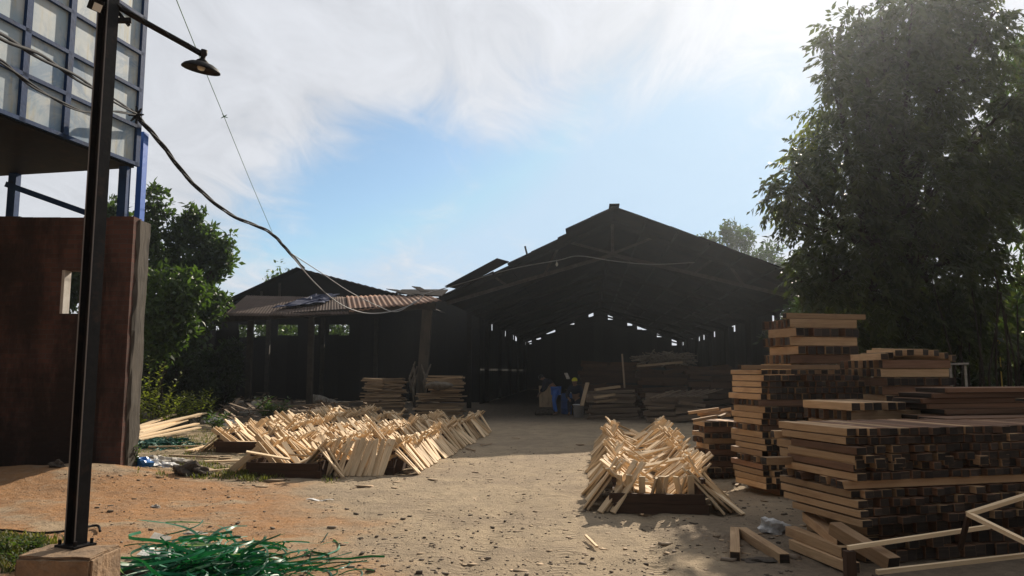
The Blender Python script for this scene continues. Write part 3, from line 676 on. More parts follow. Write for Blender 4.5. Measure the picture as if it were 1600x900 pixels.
# end post: rough concrete, slightly ragged
b = MB(); x0, x1 = xr - .2, xr + .0
N = 22; V, Fq = [], []
for i in range(N + 1):
    z = -.3 + (P(215, 346, 12).z + .3) * i / N; j = lambda s=.02: random.uniform(-s, s)
    V += [(xr + .004 + j(), YW + .06 + j(.04), z), (xr + .035 + j(.012), YW + .1 + j(.01), z), (xr + .03 + j(.012), YW + .42 + j(.012), z), (xr - .25, YW + .42, z), (xr - .25, YW + .06, z)]
for i in range(N):
    for k in range(5): Fq.append((i * 5 + k, i * 5 + (k + 1) % 5, (i + 1) * 5 + (k + 1) % 5, (i + 1) * 5 + k))
Fq.append(tuple(N * 5 + k for k in range(5))); b.add(V, Fq); b.build('concrete_post', 'concrete', wall)
# ragged course on top
b = MB()
x = xl
while x < xr - .45:
    w = random.uniform(.2, .5); wb(b, x, x + w - .01, zt + .002, zt + random.uniform(.01, .04), YW + .02, YB - .02); x += w
b.build('mortar_course', 'brick', wall)

# ------------------------------------------------------------------ raised bin on blue legs
cab = empty('raised_bin', (-6.6, 12.0, zt), 'raised bin of pale stained panels in a blue steel frame standing above the brick wall', 'bin')
CN = Vector((-6.15, 12.0, 0)); cu = Vector((-.2, -.98, 0)).normalized(); cv = Vector((-.98, .2, 0)).normalized()
ZB, ZT = 4.95, 9.2; ROW, COL = .62, .75
def K(s, v, z): return CN + cu * s + cv * v + Vector((0, 0, z))
ang = math.atan2(cu.y, cu.x); RZ = Matrix.Rotation(ang, 3, 'Z')
nrow, ncol = 7, 9
for i in range(ncol):                    # each face panel of its own
    b = MB()
    for j in range(nrow):
        b.box(K((i + .5) * COL, .0, ZB + (j + .5) * ROW), (COL - .02, .02, ROW - .02), RZ)
    b.build('wall_panel', 'panel', cab)
for i in range(ncol + 1):
    b = MB(); b.bar(K(i * COL, -.03, ZB - .03), K(i * COL, -.03, ZT), .10, .06, up=cv); b.build('upright_rib', 'blue', cab)
for j in range(nrow + 1):
    b = MB(); b.bar(K(-.02, -.035, ZB + j * ROW), K(ncol * COL, -.035, ZB + j * ROW), .05, .055); b.build('cross_rib', 'blue', cab)
b = MB(); b.box(K(ncol * COL / 2, 2.0, ZB - .03), (ncol * COL, 4.0, .06), RZ); b.build('bin_floor', 'black_steel', cab)
b = MB(); b.box(K(-.0, 2.0, (ZB + ZT) / 2), (.03, 4.0, ZT - ZB), RZ); b.build('end_wall', 'panel', cab)
b = MB(); b.box(K(ncol * COL / 2, 4.0, (ZB + ZT) / 2), (ncol * COL, .03, ZT - ZB), RZ); b.build('rear_wall', 'panel', cab)
for s, v in ((.08, .1), (.08, 2.2)):
    b = MB(); b.bar(K(s, v, zt), K(s, v, ZB - .06), .13, .13); b.build('leg', 'blue', cab)
b = MB(); p, q = P(10, 288, 12.05), P(150, 338, 12.05); b.bar(p, q, .06, .09); b.build('brace', 'blue', cab)
p = P(222, 205, 12.15); b = MB(); b.bar((p.x - .02, 12.25, zt - .1), (p.x - .02, 12.25, p.z), .09, .16); b.build('blue_downpipe', 'blue_bright', cab)
p = P(206, 200, 12.1); b = MB(); b.tube([(p.x, 12.1, zt), (p.x, 12.1, p.z)], .02, 8); b.build('conduit', 'paper', cab)

# ------------------------------------------------------------------ lamp post
PY = 4.8; pbase = P(118, 853, PY)
lp = empty('lamp_post', (pbase.x, PY, 0), 'black steel beam lamp post on a concrete block, curved arm holding a dish lamp', 'lamp post')
zb = pbase.z
b = MB(); RP = Matrix.Rotation(R(-24), 3, 'Z'); H = 4.45
def hs(cx, cy, sx, sy): b.box(Vector((pbase.x, PY, zb + (H - zb) / 2)) + RP @ Vector((cx, cy, 0)), (sx, sy, H - zb), RP)
hs(.045, 0, .010, .080); hs(-.045, 0, .010, .080); hs(0, 0, .08, .008); b.build('pole', 'black_steel', lp)
b = MB()
for sx in (1, -1):
    b.box(Vector((pbase.x, PY, zb + (H - zb) / 2)) + RP @ Vector((sx * .045, -.0417, 0)), (.009, .003, H - zb - .01), RP)
b.build('edge_highlight', 'edge_highlight', lp)  # pale strips stand for light catching the flange edges
b = MB(); b.box((pbase.x, PY, zb + .006), (.18, .15, .014), RP)
for a in ((.07, .055), (-.07, .055), (.07, -.055), (-.07, -.055)):
    q = Vector((pbase.x, PY, zb + .013)) + RP @ Vector((*a, 0)); b.tube([q, q + Vector((0, 0, .03))], .011, 6)
b.build('base_plate', 'black_steel', lp)
# plinth: rough block, top a little worn
q0, q1, q2 = G(22, 869, zb), G(143, 872, zb), G(192, 850, zb); q3 = q0 + (q2 - q1)
bm = bmesh.new(); vt = [bm.verts.new(q) for q in (q0, q1, q2, q3)]; vb = [bm.verts.new(Vector((q.x, q.y, -.06))) for q in (q0, q1, q2, q3)]
bm.faces.new(vt); bm.faces.new(vb[::-1])
for i in range(4): bm.faces.new((vb[i], vb[(i + 1) % 4], vt[(i + 1) % 4], vt[i]))
bmesh.ops.bevel(bm, geom=list(bm.edges), offset=.02, segments=2, affect='EDGES')
bmesh.ops.subdivide_edges(bm, edges=list(bm.edges), cuts=5, use_grid_fill=True)
for v in bm.verts:
    v.co += Vector((random.uniform(-1, 1), random.uniform(-1, 1), random.uniform(-1, .4))) * .005
    v.co.z += .012 * float(vnoise(v.co.x * 9, v.co.y * 9)) - .006
off = Vector(lp['_o'])
for v in bm.verts: v.co -= off
me = bpy.data.meshes.new('concrete_plinth'); bm.to_mesh(me); bm.free(); me.materials.append(M['plinth']); link('concrete_plinth', me, lp)
a0, a1, a2, a3 = P(178, 6, 4.82), P(215, 30, 4.88), P(270, 58, 5.0), P(318, 86, 5.12)
b = MB(); pts = [a0]
for i in range(1, 13):
    f = i / 12; pts.append((1 - f) ** 3 * a0 + 3 * f * (1 - f) ** 2 * a1 + 3 * f * f * (1 - f) * a2 + f ** 3 * a3)
b.tube(pts, .021, 10); b.build('lamp_arm', 'black_steel', lp, True)
b = MB(); w = [p + Vector((.012 * math.sin(i * 2), -.024, .012 * math.cos(i * 2))) for i, p in enumerate(pts)]; b.tube(w, .008, 6); b.build('arm_wire', 'cable', lp, True)
b = MB(); b.bar(P(178, 32, 4.83), P(205, 32, 4.86), .03, .03); b.bar(P(180, 14, 4.83), P(202, 40, 4.87), .02, .02); b.build('arm_bracket', 'black_steel', lp)
lc = P(315, 103, 5.12); tilt = Euler((R(6), R(10), 0)).to_matrix()
b = MB(); b.lathe([(.0, .115), (.022, .115), (.024, .08), (.016, .07), (.018, .05), (.04, .035), (.045, .018)], lc, 16, axis=tilt); b.build('lamp_holder', 'black_steel', lp, True)
b = MB(); b.lathe([(.0, .028), (.04, .027), (.08, .016), (.115, -.004), (.13, -.022), (.131, -.03), (.126, -.026), (.11, -.010), (.07, .008), (.0, .018)], lc, 28, axis=tilt); b.build('lamp_shade', 'black_steel', lp, True)
b = MB(); b.lathe([(.0, -.035), (.02, -.03), (.028, -.012), (.02, .006), (.0, .012)], lc, 12, axis=tilt); b.build('bulb', 'glass', lp, True)
fl = empty('floodlight', P(148, 6, 4.7), None, None); fl.parent = lp; fl.location = (0, 0, 0); fl['_o'] = lp['_o']
fp = P(150, 8, 4.72); RF = Euler((R(20), R(15), R(30))).to_matrix()
b = MB(); b.box(fp, (.085, .06, .075), RF); b.build('housing', 'black_steel', fl)
b = MB(); b.box(fp + RF @ Vector((.015, -.034, -.012)), (.05, .006, .05), RF); b.build('lens', 'glass', fl)
b = MB(); b.bar(fp, P(170, 12, 4.78), .02, .02); b.build('bracket', 'black_steel', fl)

# ------------------------------------------------------------------ cables
def smooth(pts, n=8):
    pts = [Vector(p) for p in pts]; out = []
    for i in range(len(pts) - 1):
        p0, p1, p2, p3 = pts[max(i - 1, 0)], pts[i], pts[i + 1], pts[min(i + 2, len(pts) - 1)]
        for k in range(n):
            f = k / n; out.append(.5 * ((2 * p1) + (p2 - p0) * f + (2 * p0 - 5 * p1 + 4 * p2 - p3) * f * f + (3 * p1 - p0 - 3 * p2 + p3) * f ** 3))
    out.append(pts[-1]); return out
def cable(name, pts, r, mat, label, cat, strands=1, spread=0.0, group=None):
    c = smooth(pts); b = MB()
    for s in range(strands):
        ph = s * 6.283 / strands
        b.tube([p + Vector((math.cos(ph + i * .5), 0, math.sin(ph + i * .5))) * spread for i, p in enumerate(c)], r, 6)
    return tag(b.build(name, mat, None, True), label, cat, group)
cable('power_cable', [P(-60, 20, 4.9), P(0, 56, 5.6), P(75, 95, 6.8), P(150, 140, 8.6), P(213, 178, 11.6)], .016, 'cable', 'thick black cable pair running under the blue ribs to the bin corner', 'cable', 2, .018)
cable('power_cable', [P(-60, 70, 4.9), P(0, 95, 5.5), P(60, 140, 6.6), P(130, 174, 8.4), P(180, 174, 10), P(213, 180, 11.6)], .010, 'cable', 'thin drooping black cable crossing below the thick cable pair', 'cable', 2, .010)
cable('power_cable', [P(210, 177, 11.6), P(250, 222, 12.6), P(300, 285, 14), P(360, 335, 16), P(420, 362, 18), P(450, 392, 19.5), P(475, 420, 21)], .019, 'cable', 'twisted bundle of black cables swooping from the bin corner over the sky', 'cable', 3, .025)
cable('power_cable', [P(450, 392, 19.5), P(490, 440, 21.5), P(530, 474, 23), P(570, 489, 24.2), P(610, 487, 25), P(645, 475, 25.5), P(662, 462, 25.8)], .016, 'grey_cable', 'lower grey cable sagging across the rusty roof to the big shed', 'cable')
cable('power_cable', [P(455, 396, 19.5), P(500, 425, 21.5), P(545, 455, 23.5), P(590, 478, 24.8), P(620, 487, 25.3), P(650, 470, 25.8)], .014, 'grey_cable', 'upper grey cable crossing the gable of the low shed', 'cable')
cable('power_cable', [P(655, 462, 26.6), P(720, 443, 27.3), P(800, 420, 27.1), P(870, 407, 26.9), P(905, 400, 26.9), P(960, 408, 26.8), P(1020, 413, 26.7), P(1085, 410, 26.6)], .017, 'grey_cable', 'pale cable draped along the front truss of the big shed', 'cable')
b = MB(); b.tube([P(870, 406, 26.9), P(870, 412, 26.9)], .01, 6); b.lathe([(.0, .08), (.03, .06), (.05, .0), (.03, -.06), (.0, -.08)], P(870, 413, 26.9), 12)
tag(b.build('hanging_bulb', 'glass', None, True), 'bare bulb hanging from the pale cable on the front truss', 'bulb')
cable('string_line', [P(268, -20, 7), P(300, 60, 9), P(350, 182, 12), P(390, 280, 15), P(425, 362, 18)], .0055, 'string', 'thin green string stretched down the sky to the cable bundle', 'string')
b = MB(); k = P(350, 182, 12)
for d in ((.05, 0, .03), (-.03, 0, .05), (.06, .01, -.02), (-.05, 0, -.03)): b.tube([k, k + Vector(d)], [.012, .004], 5)
tag(b.build('string_knot', 'string'), 'small frayed knot halfway down the thin green string', 'knot')
b = MB()
for i in range(8):
    a = i * .8; c = P(214, 180, 11.55); b.tube([c, c + Vector((math.cos(a) * .12, -.03, math.sin(a) * .14))], [.03, .012], 6)
tag(b.build('cable_clamp', 'black_steel'), 'knotted cable clamp at the corner of the raised bin', 'cable clamp')
hose = smooth([Vector((p[0], p[1], .03 + float(gz(p[0], p[1])))) for p in (G(-90, 838), G(0, 833), G(60, 836), G(110, 832), G(150, 824), G(156, 834))])
tag(MB().tube(hose, .012, 7).build('black_hose', 'cable', None, True), 'thin black hose lying on the orange dirt behind the plinth', 'hose')

# ------------------------------------------------------------------ planks: shared shapes, one object per plank
def plank_proto(name, size, mats, bow=.0, bev=.003, seg=4):
    bm = bmesh.new(); bmesh.ops.create_cube(bm, size=1)
    ed = [e for e in bm.edges if abs((e.verts[0].co - e.verts[1].co).x) > .5]
    bmesh.ops.subdivide_edges(bm, edges=ed, cuts=seg - 1)
    for v in bm.verts:
        v.co = Vector((v.co.x * size[0], v.co.y * size[1], v.co.z * size[2]))
        f = v.co.x / size[0]; v.co.z += bow * (f * f - .1) * size[0]; v.co.y += bow * .6 * math.sin(f * 4) * size[0]
        v.co.x += random.uniform(-1, 1) * size[1] * .04 * (abs(f) > .49)
    uv = bm.loops.layers.uv.new('UVMap')
    for f in bm.faces:
        ax = max(range(3), key=lambda i: abs(f.normal[i])); f.material_index = 1 if ax == 0 else 0
        for l in f.loops:
            c = l.vert.co; l[uv].uv = (c.y, c.z) if ax == 0 else ((c.x, c.z + .5) if ax == 1 else (c.x, c.y))
    if bev: bmesh.ops.bevel(bm, geom=[e for e in bm.edges if len(e.link_faces) == 2 and e.calc_face_angle(0) > .5], offset=bev, segments=1, affect='EDGES')
    me = bpy.data.meshes.new(name); bm.to_mesh(me); bm.free()
    for m in mats: me.materials.append(M[m])
    return me
class Planks:
    """every plank is placed here; the ones that show largest become objects, whatever is left one heap of stuff"""
    def __init__(s, name, cat, protos, limit): s.name, s.cat, s.pr, s.limit, s.items = name, cat, protos, limit, []
    def put(s, mat, size, vis, label, group, proto=None): s.items.append((mat, size, vis, label, group, proto if proto is not None else random.randrange(len(s.pr))))
    def finish(s, stuff_label):
        def score(it):
            p = it[0].translation; return it[2] * it[1][0] * (it[1][1] + it[1][2]) / max(p.y, 1) ** 2
        order = sorted(s.items, key=score, reverse=True); V, Fq, mi, tn, UV = [], [], [], [], []; n0 = 0
        for k, (mat, size, vis, label, group, pi) in enumerate(order):
            me, ps = s.pr[pi]; sc = Matrix.Diagonal((size[0] / ps[0], size[1] / ps[1], size[2] / ps[2], 1))
            if k < s.limit and vis > 0:
                o = bpy.data.objects.new(s.name, me); o.matrix_world = mat @ sc; C.objects.link(o); tag(o, label, s.cat, group, 'thing')
            else:
                mw = np.array(mat @ sc); co = np.empty(len(me.vertices) * 3, 'f'); me.vertices.foreach_get('co', co); co = co.reshape(-1, 3)
                V.append(co @ mw[:3, :3].T + mw[:3, 3]); r = random.random(); uvd = me.uv_layers[0].data
                for f in me.polygons:
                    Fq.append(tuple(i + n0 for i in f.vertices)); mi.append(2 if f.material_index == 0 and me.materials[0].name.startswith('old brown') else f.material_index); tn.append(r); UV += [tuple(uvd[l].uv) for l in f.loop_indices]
                n0 += len(me.vertices)
        if V:
            b = MB(); b.v = [tuple(p) for p in np.concatenate(V)]; b.f, b.mi, b.tone, b.uv = Fq, mi, tn, UV
            b.v = [tuple(map(float, p)) for p in b.v]
            tag(b.build(s.name + '_remainder', [m.name for m in s.mats]), stuff_label, None, kind='stuff')
def protos(name, size, mats, n, bow, bev):
    return [(plank_proto(name, size, mats, random.uniform(-bow, bow), bev), size) for _ in range(n)]
slats = Planks('wooden_lath', 'slat', protos('wooden_slat', (.64, .06, .02), ['slat', 'slat_end'], 8, .02, .0015), 292)
class _n:                                             # material keys for the remainder mesh
    def __init__(s, n): s.name = n
slats.mats = [_n('slat'), _n('slat_end')]
M['beam_old_shade'] = wood('old brown beam wood in shade tone', (.24, .13, .075), (.17, .092, .052), (.08, .046, .03), .6, .85, .5)  # darker copy of the beam wood, carrying shade as well as age
beams = Planks('timber_beam', 'beam', protos('timber_beam', (1, .1, .09), ['beam', 'beam_end'], 8, .009, .004) + protos('timber_beam', (1, .1, .09), ['beam_old_shade', 'beam_end'], 5, .009, .004), 292)
beams.mats = [_n('beam'), _n('beam_end'), _n('beam_old_shade')]

# ------------------------------------------------------------------ low cribs with slats leaning on them to dry
def frame_of(O, d):
    x = Vector((d.y, -d.x, 0)).normalized(); return Vector(O), x, Vector((d.x, d.y, 0)).normalized()
def lean(foot, top, roll, size, label, group, vis=1.0):
    foot, top = Vector(foot), Vector(top); x = (top - foot).normalized()
    out = Vector((x.x, x.y, 0)); side = Vector((0, 0, 1)).cross(x).normalized()
    z = x.cross(side); y = side * math.cos(roll) + z * math.sin(roll); z = x.cross(y)
    m = Matrix((x, y, z)).transposed().to_4x4(); m.translation = foot + x * (size[0] / 2 - .01); slats.put(m, size, vis, label, group)
def crib(front, back, W, Hh, where, group, step, inner=.75, clump=(3, 6), front_row=0, vis_side=(1, 1), lvl=1.0):
    fr, bk = Vector(front), Vector(back); d = bk - fr; Ln = d.length; O, x, y = frame_of(fr, d.normalized())
    root = empty('drying_crib', fr, 'low dark plank crib under leaning slats, ' + where, 'crib', 'low cribs holding slats')
    T = lambda u, v, z: O + x * u + y * v + Vector((0, 0, z + float(gz(*(O + x * u + y * v).xy)) * .5))
    zb = Hh
    for k, (dz, hh, dx, dd) in enumerate(((.055, .11, .02, 0), (.165, .105, -.03, .012))):
        b = MB(); b.bar(T(-W / 2 - .03 + dx, dd, dz), T(W / 2 + .03 + dx, dd, dz), .045, hh); b.build('front_board', 'board', root)
    b = MB(); b.bar(T(-W / 2, Ln, .1), T(W / 2, Ln, .1), .04, .2); b.build('back_board', 'board', root)
    for u in (-W / 2, W / 2):
        v = .05
        while v < Ln - .1:
            e = min(v + 2.4, Ln - .03); b = MB(); b.bar(T(u, v, .12), T(u + random.uniform(-.02, .02), e - .02, .12), .04, .24); b.build('side_board', 'board', root)
            b = MB(); b.bar(T(u, v, zb - .14), T(u, e - .02, zb - .15), .05, .05); b.build('rail', 'board', root); v = e
    lab = lambda w: f'pale sawn slat leaning on the {w} of the crib {where}'
    for ri, u in enumerate((-W / 2, W / 2)):
        s = -1 if u < 0 else 1
        for side in (0, 1):
            v = .12 + random.uniform(0, .1)
            while v < Ln - .1:
                n = random.randint(*clump); lt = random.gauss(.03, .07); fo = random.uniform(.30, .42); sz = random.uniform(.56, .74); hz = Hh * random.uniform(.86, 1.14)
                rollg = random.choice((0, 0, .1, .2, 1.4, -.15))
                if side and random.random() > inner: v += random.uniform(.1, .3); continue
                for _ in range(n):
                    if v > Ln - .1: break
                    out = s if side == 0 else -s
                    ft = T(u + out * (fo + random.gauss(0, .022)), v + random.gauss(0, .014), .015 if side == 0 else random.uniform(.02, .14))
                    tp = T(u - out * random.uniform(.0, .07) - (out * .03), v + lt + random.gauss(0, .03), hz + random.gauss(0, .028))
                    w = random.choice((.055, .07, .08, .09, .10))
                    lean(ft, tp, rollg + random.gauss(0, .09), (sz * random.uniform(.93, 1.06), w, random.uniform(.018, .026)), lab('outside' if side == 0 else 'inside'), group + (' outside' if side == 0 else ' inside'), (1.0 if side == 0 and vis_side[ri] else .75) * lvl)
                    v += step * random.uniform(.7, 1.3)
                v += random.uniform(.0, .12)
    # slats thrown across the middle
    v = .1
    while v < Ln - .3:
        if random.random() < .5:
            u0 = random.uniform(-W * .45, 0); a = random.uniform(-.9, .9) + random.choice((0, 3.14)); L = random.uniform(.55, .7)
            p = T(random.uniform(-.2, .2), v, random.uniform(.14, .3)); q = p + (x * math.cos(a) + y * math.sin(a)) * L * .5 + Vector((0, 0, random.uniform(-.05, .22)))
            lean(p - (q - p) * .3, q, random.uniform(-.5, .5), (L, random.choice((.06, .07, .09)), .022), lab('middle'), group + ' middle', .8 * lvl)
        v += step * 1.3
    for k in range(front_row):
        f = (k + .5) / front_row; u = -W * .5 + W * 1.0 * f
        lean(T(u + random.gauss(0, .03) - .04, -.20 + random.gauss(0, .02), .01), T(u + random.gauss(0, .04) + .04, .10, Hh * random.uniform(.92, 1.1)), random.gauss(0, .2), (random.uniform(.58, .66), random.choice((.06, .07, .08)), .022), lab('front end'), group + ' front', 1.2)
    return T
T = crib(G(1030, 803), G(992, 690) , 1.0, .50, 'beside the tall timber stacks', 'slats on the crib beside the timber stacks', .068, .85, (4, 8))
for k in range(11):      # short slats standing in the front end of the crib
    u = -.42 + .86 * k / 11; lean(T(u, .16, .05), T(u + random.uniform(-.12, .12), .06, .36 + random.uniform(-.03, .06)), random.uniform(-.6, .6), (.40, .075, .022), 'pale short slat standing upright in the front end of the crib beside the stacks', 'slats on the crib beside the timber stacks front', 1.3)
for (a, bb_) in (((.72, .05, .02), (.33, .12, .44)), ((.80, .16, .02), (.40, .1, .40)), ((.66, .3, .02), (.42, .3, .5)), ((.92, .02, .02), (.62, .22, .24)), ((-.66, -.02, .02), (-.3, .16, .47)), ((-.60, .05, .02), (-.28, .2, .5)), ((-.52, -.04, .02), (-.25, .1, .42))):
    lean(T(*a), T(*bb_), .1, (.68, .095, .024), 'wide pale slat splayed at a front corner of the crib beside the stacks', 'slats on the crib beside the timber stacks corner', 1.6)
crib(G(562, 741), G(722, 673), 1.0, .47, 'nearest the open lane', 'slats on the crib nearest the open lane', .080, .8, (4, 7), 17, (0, 1))
crib(G(443, 747), G(655, 668), 1.05, .47, 'middle row at the left', 'slats on the middle crib at the left', .095, .85, (4, 7), 0, (1, 0), .9)
crib(G(379, 708), G(560, 660), 1.05, .45, 'farthest left row', 'slats on the farthest left crib', .11, .85, (4, 7), 0, (1, 0), .8)

# ------------------------------------------------------------------ stacks of beams
def stack(N, ang, La, Wb, z1, hz, wid, label, group, vis=1.0, cross=(), jit=.03, top_gap=0, pallet=True, cross_n=7, deep=True):
    """beams lie along 'a' (away from the near corner), layer on layer; 'b' runs to the right"""
    N = Vector(N); a = Vector((math.sin(ang), math.cos(ang), 0)); b = Vector((math.cos(ang), -math.sin(ang), 0))
    z = .0
    if pallet:
        for k in range(3):
            p = N + b * (Wb * (k + .5) / 3) + a * (La / 2); put_beam(p + Vector((0, 0, .04)), a, (La * .98, .09, .08), vis * .6, label, group)
        z = .08
    li = 0; nl = int((z1 - z) / hz)
    for li in range(nl):
        h = hz
        if li in cross:
            for k in range(cross_n):
                f = (k + .5) / cross_n; u = La * f
                put_beam(N + a * (u + random.uniform(-.02, .02)) + b * (Wb / 2 + random.uniform(-.04, .02)) + Vector((0, 0, z + h / 2)), b, (Wb * random.uniform(.97, 1.03), .08, h - .006), vis, label, group)
        else:
            u = 0; run = random.uniform(-.045, .045)
            while u < Wb - wid * .4:
                w = wid * random.uniform(.9, 1.12); 
                if random.random() < .13: u += w * random.uniform(.3, .7)
                off = run * (1 if u < .1 else .4) + random.gauss(0, jit * (1 if u < .1 else .45)); L = La * random.uniform(.90, 1.07)
                put_beam(N + a * (L / 2 + off) + b * (u + w / 2) + Vector((0, 0, z + (h - .004) / 2)), a, (L, w * .97, h - random.uniform(.003, .016)), vis * (1.5 if u < .05 else 1.0), label, group, random.gauss(0, .012), old=(random.random() < .82) if u > .1 else (random.random() < .12))  # shade by colour: mostly dark copy inside, tan on the left column
                u += w
        z += h
    return N, a, b, z
def put_beam(c, d, size, vis, label, group, yaw=0.0, pitch=0.0, roll=0.0, old=None):
    x = Vector(d).normalized(); y = Vector((0, 0, 1)).cross(x).normalized(); zz = x.cross(y)
    m = Matrix((x, y, zz)).transposed() @ Euler((roll, pitch, yaw)).to_matrix(); m = m.to_4x4(); m.translation = Vector(c)
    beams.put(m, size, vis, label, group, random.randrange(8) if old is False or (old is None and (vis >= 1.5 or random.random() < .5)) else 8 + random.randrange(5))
AS = R(-14)
lab1 = 'brown beam built into the broad nearest stack at the right edge'; g1 = 'beams of the broad nearest stack'
N1 = Vector((2.80, 6.35, 0))
_, a1, b1, zt1 = stack(N1 + Vector((.0, .0, .34)), AS, 1.0, 2.6, .80, .072, .092, lab1, g1, 1.0, cross=(4,), pallet=False, cross_n=7, jit=.045)
# the collapsed foot of that stack
lab1b = 'slipped brown beam jutting from the foot of the nearest stack'; g1b = 'slipped beams at the foot of the nearest stack'
stack(N1 + a1 * .12 + b1 * .22, AS, .85, 2.3, .34, .11, .12, lab1, g1, .8, pallet=False, jit=.05)
bk1 = Matrix.Identity(3)
put_beam(N1 + a1 * .30 - b1 * .10 + Vector((0, 0, .05)), G(1360, 893) - G(1222, 838), (.86, .10, .085), 3, lab1b, g1b, 0)
put_beam(N1 + a1 * .42 - b1 * .06 + Vector((0, 0, .14)), G(1360, 880) - G(1222, 820), (.86, .10, .085), 3, lab1b, g1b, .06)
put_beam(N1 + a1 * .42 + b1 * .02 + Vector((0, 0, .23)), G(1340, 860) - G(1230, 800), (.74, .10, .085), 3, lab1b, g1b, .02, .12)
put_beam(P(1348, 852, 6.0), P(1410, 890, 5.7) - P(1300, 822, 6.4), (.62, .11, .10), 3, 'dark slanting beam end at the foot of the nearest stack', g1b + ' slanting')
# loose lit beams on top of it
gt = 'loose beams on top of the nearest stack'
zt_ = zt1 + .004
tops = [(0, .0, 0), (.105, .02, .04), (.21, -.02, -.03), (.32, .05, .05), (.43, .0, -.06), (.55, .08, .10), (.66, .03, -.02), (.80, .1, .05), (.95, .02, -.08), (1.1, .06, .04), (1.24, -.02, .0), (1.36, .05, .06), (1.52, .0, -.04), (1.7, .04, .02)]
for k, (u, o, yw) in enumerate(tops):
    put_beam(N1 + a1 * (.5 + o) + b1 * (.06 + u) + Vector((0, 0, zt_ + .043)), a1, (1.0 + random.uniform(-.08, .08), .095, .078), 3, 'sunlit tan beam lying loose in the top layer of the nearest stack', gt, yw)
for k, (u, o, yw) in enumerate([(.02, .05, .03), (.14, .0, .0), (.25, .1, -.04), (.36, .04, .02), (.60, .12, .35), (.72, .22, .30)]):
    put_beam(N1 + a1 * (.55 + o) + b1 * (.05 + u) + Vector((0, 0, zt_ + .128)), a1, (.95, .09, .075), 3, 'sunlit tan beam laid highest at the left corner of the nearest stack', gt + ' highest', yw)
put_beam(N1 + a1 * .86 - b1 * .06 + Vector((0, 0, zt_ - .02)), b1, (.42, .09, .07), 3, 'short beam end poking left out of the nearest stack under its top layer', None)
put_beam(N1 + a1 * .98 + b1 * .5 + Vector((0, 0, zt_ + .20)), b1 * 1 + a1 * -.25, (1.05, .10, .07), 3, 'bowed pale plank bridging the top of the nearest stack', None, 0)

lab2 = 'brown beam built into the tall slim stack left of the nearest stack'; g2 = 'beams of the tall slim stack'
N2 = Vector((3.27, 9.95, 0))
_, a2, b2, zt2 = stack(N2, AS, .78, 1.5, 1.62, .082, .10, lab2, g2, 1.0, cross=(4, 9, 13), cross_n=6, jit=.035)
for k, u in enumerate((.0, .13, .27, .42, .55, .70, .9, 1.1)):
    put_beam(N2 + a2 * .4 + b2 * (.05 + u) + Vector((0, 0, zt2 + .035)), a2, (.8, .10, .06), 2, 'tan topped beam in the uppermost layer of the tall slim stack', g2 + ' top', random.gauss(0, .03))
put_beam(N2 + a2 * .05 + b2 * .45 + Vector((0, 0, zt2 + .10)), b2, (1.5, .09, .055), 2, 'long reddish plank laid crosswise on top of the tall slim stack', None, .02)
lab3 = 'brown beam built into the tallest stack rising behind the slim stack'; g3 = 'beams of the tallest stack'
N3 = Vector((4.68, 12.6, 0))
_, a3_, b3_, zt3 = stack(N3, AS, .9, 1.3, 2.50, .15, .16, lab3, g3, .8, cross=(5, 8, 11, 13, 15), cross_n=6)
put_beam(N3 + a3_ * .1 + b3_ * .7 + Vector((0, 0, zt3 + .05)), b3_, (1.55, .12, .09), 1.5, 'long plank laid along the very top of the tallest stack', None)
lab4 = 'brown beam built into the domed stack in front of the drooping tree'; g4 = 'beams of the domed stack'
N4 = Vector((5.10, 10.4, 0))
_, a4, b4, zt4 = stack(N4, AS, .9, 1.15, 1.80, .12, .13, lab4, g4, .8, cross=(8, 10, 12, 13), cross_n=6)
for k, (u, z, yw) in enumerate([(.04, .05, -.2), (.17, .07, -.3), (.3, .11, -.25), (.44, .13, -.15), (.58, .13, .1), (.72, .10, .2), (.86, .07, .3), (1.0, .05, .25)]):
    put_beam(N4 + a4 * .42 + b4 * (.06 + u) + Vector((0, 0, zt4 + z - .01)), a4, (.85, .11, .09), 1.6, 'sunlit loose beam heaped on the domed stack', g4 + ' top', yw, random.uniform(-.06, .06))
lab5 = 'brown beam built into the short stack at the left of the tall slim stack'; g5 = 'beams of the short stack'
N5 = Vector((2.92, 11.6, 0))
_, a5, b5, zt5 = stack(N5, R(-4), .6, .62, .90, .085, .11, lab5, g5, 1.0, cross=(1, 3, 5, 7, 9), cross_n=3)
for k, (dx, dy, an, L) in enumerate([(.05, .1, .4, .5), (.25, .2, 2.3, .55), (.35, .1, .9, .45), (.3, .3, 2.7, .6), (.1, .35, .1, .5), (.45, .25, 1.7, .4)]):
    put_beam(N5 + a5 * dy + b5 * dx + Vector((0, 0, zt5 + .04 + k * .025)), Vector((math.cos(an), math.sin(an), .12 * (-1) ** k)), (L, .055, .045), 2, 'pale offcut tossed crosswise on top of the short stack', g5 + ' top')
put_beam(N5 - b5 * .12 + a5 * .1 + Vector((0, 0, .06)), b5, (.34, .16, .12), 2, 'squat block on the ground beside the short stack', None)
lab6 = 'brown beam built into the stack just behind the nearest stack'; g6 = 'beams of the stack behind the nearest one'
N6 = Vector((3.62, 8.15, 0))
_, a6, b6, zt6 = stack(N6, AS, .85, .9, 1.22, .11, .12, lab6, g6, .7, cross=(7, 9), cross_n=6)
for k, (u, yw) in enumerate([(-.02, .0), (.12, .03), (.26, -.03), (.42, .02), (.55, .0), (.7, .04)][:5]):
    put_beam(N6 + a6 * .4 + b6 * (.06 + u) + Vector((0, 0, zt6 + .045)), a6, (.85, .11, .085), 2, 'sunlit tan beam on top of the stack behind the nearest one', g6 + ' top', yw)
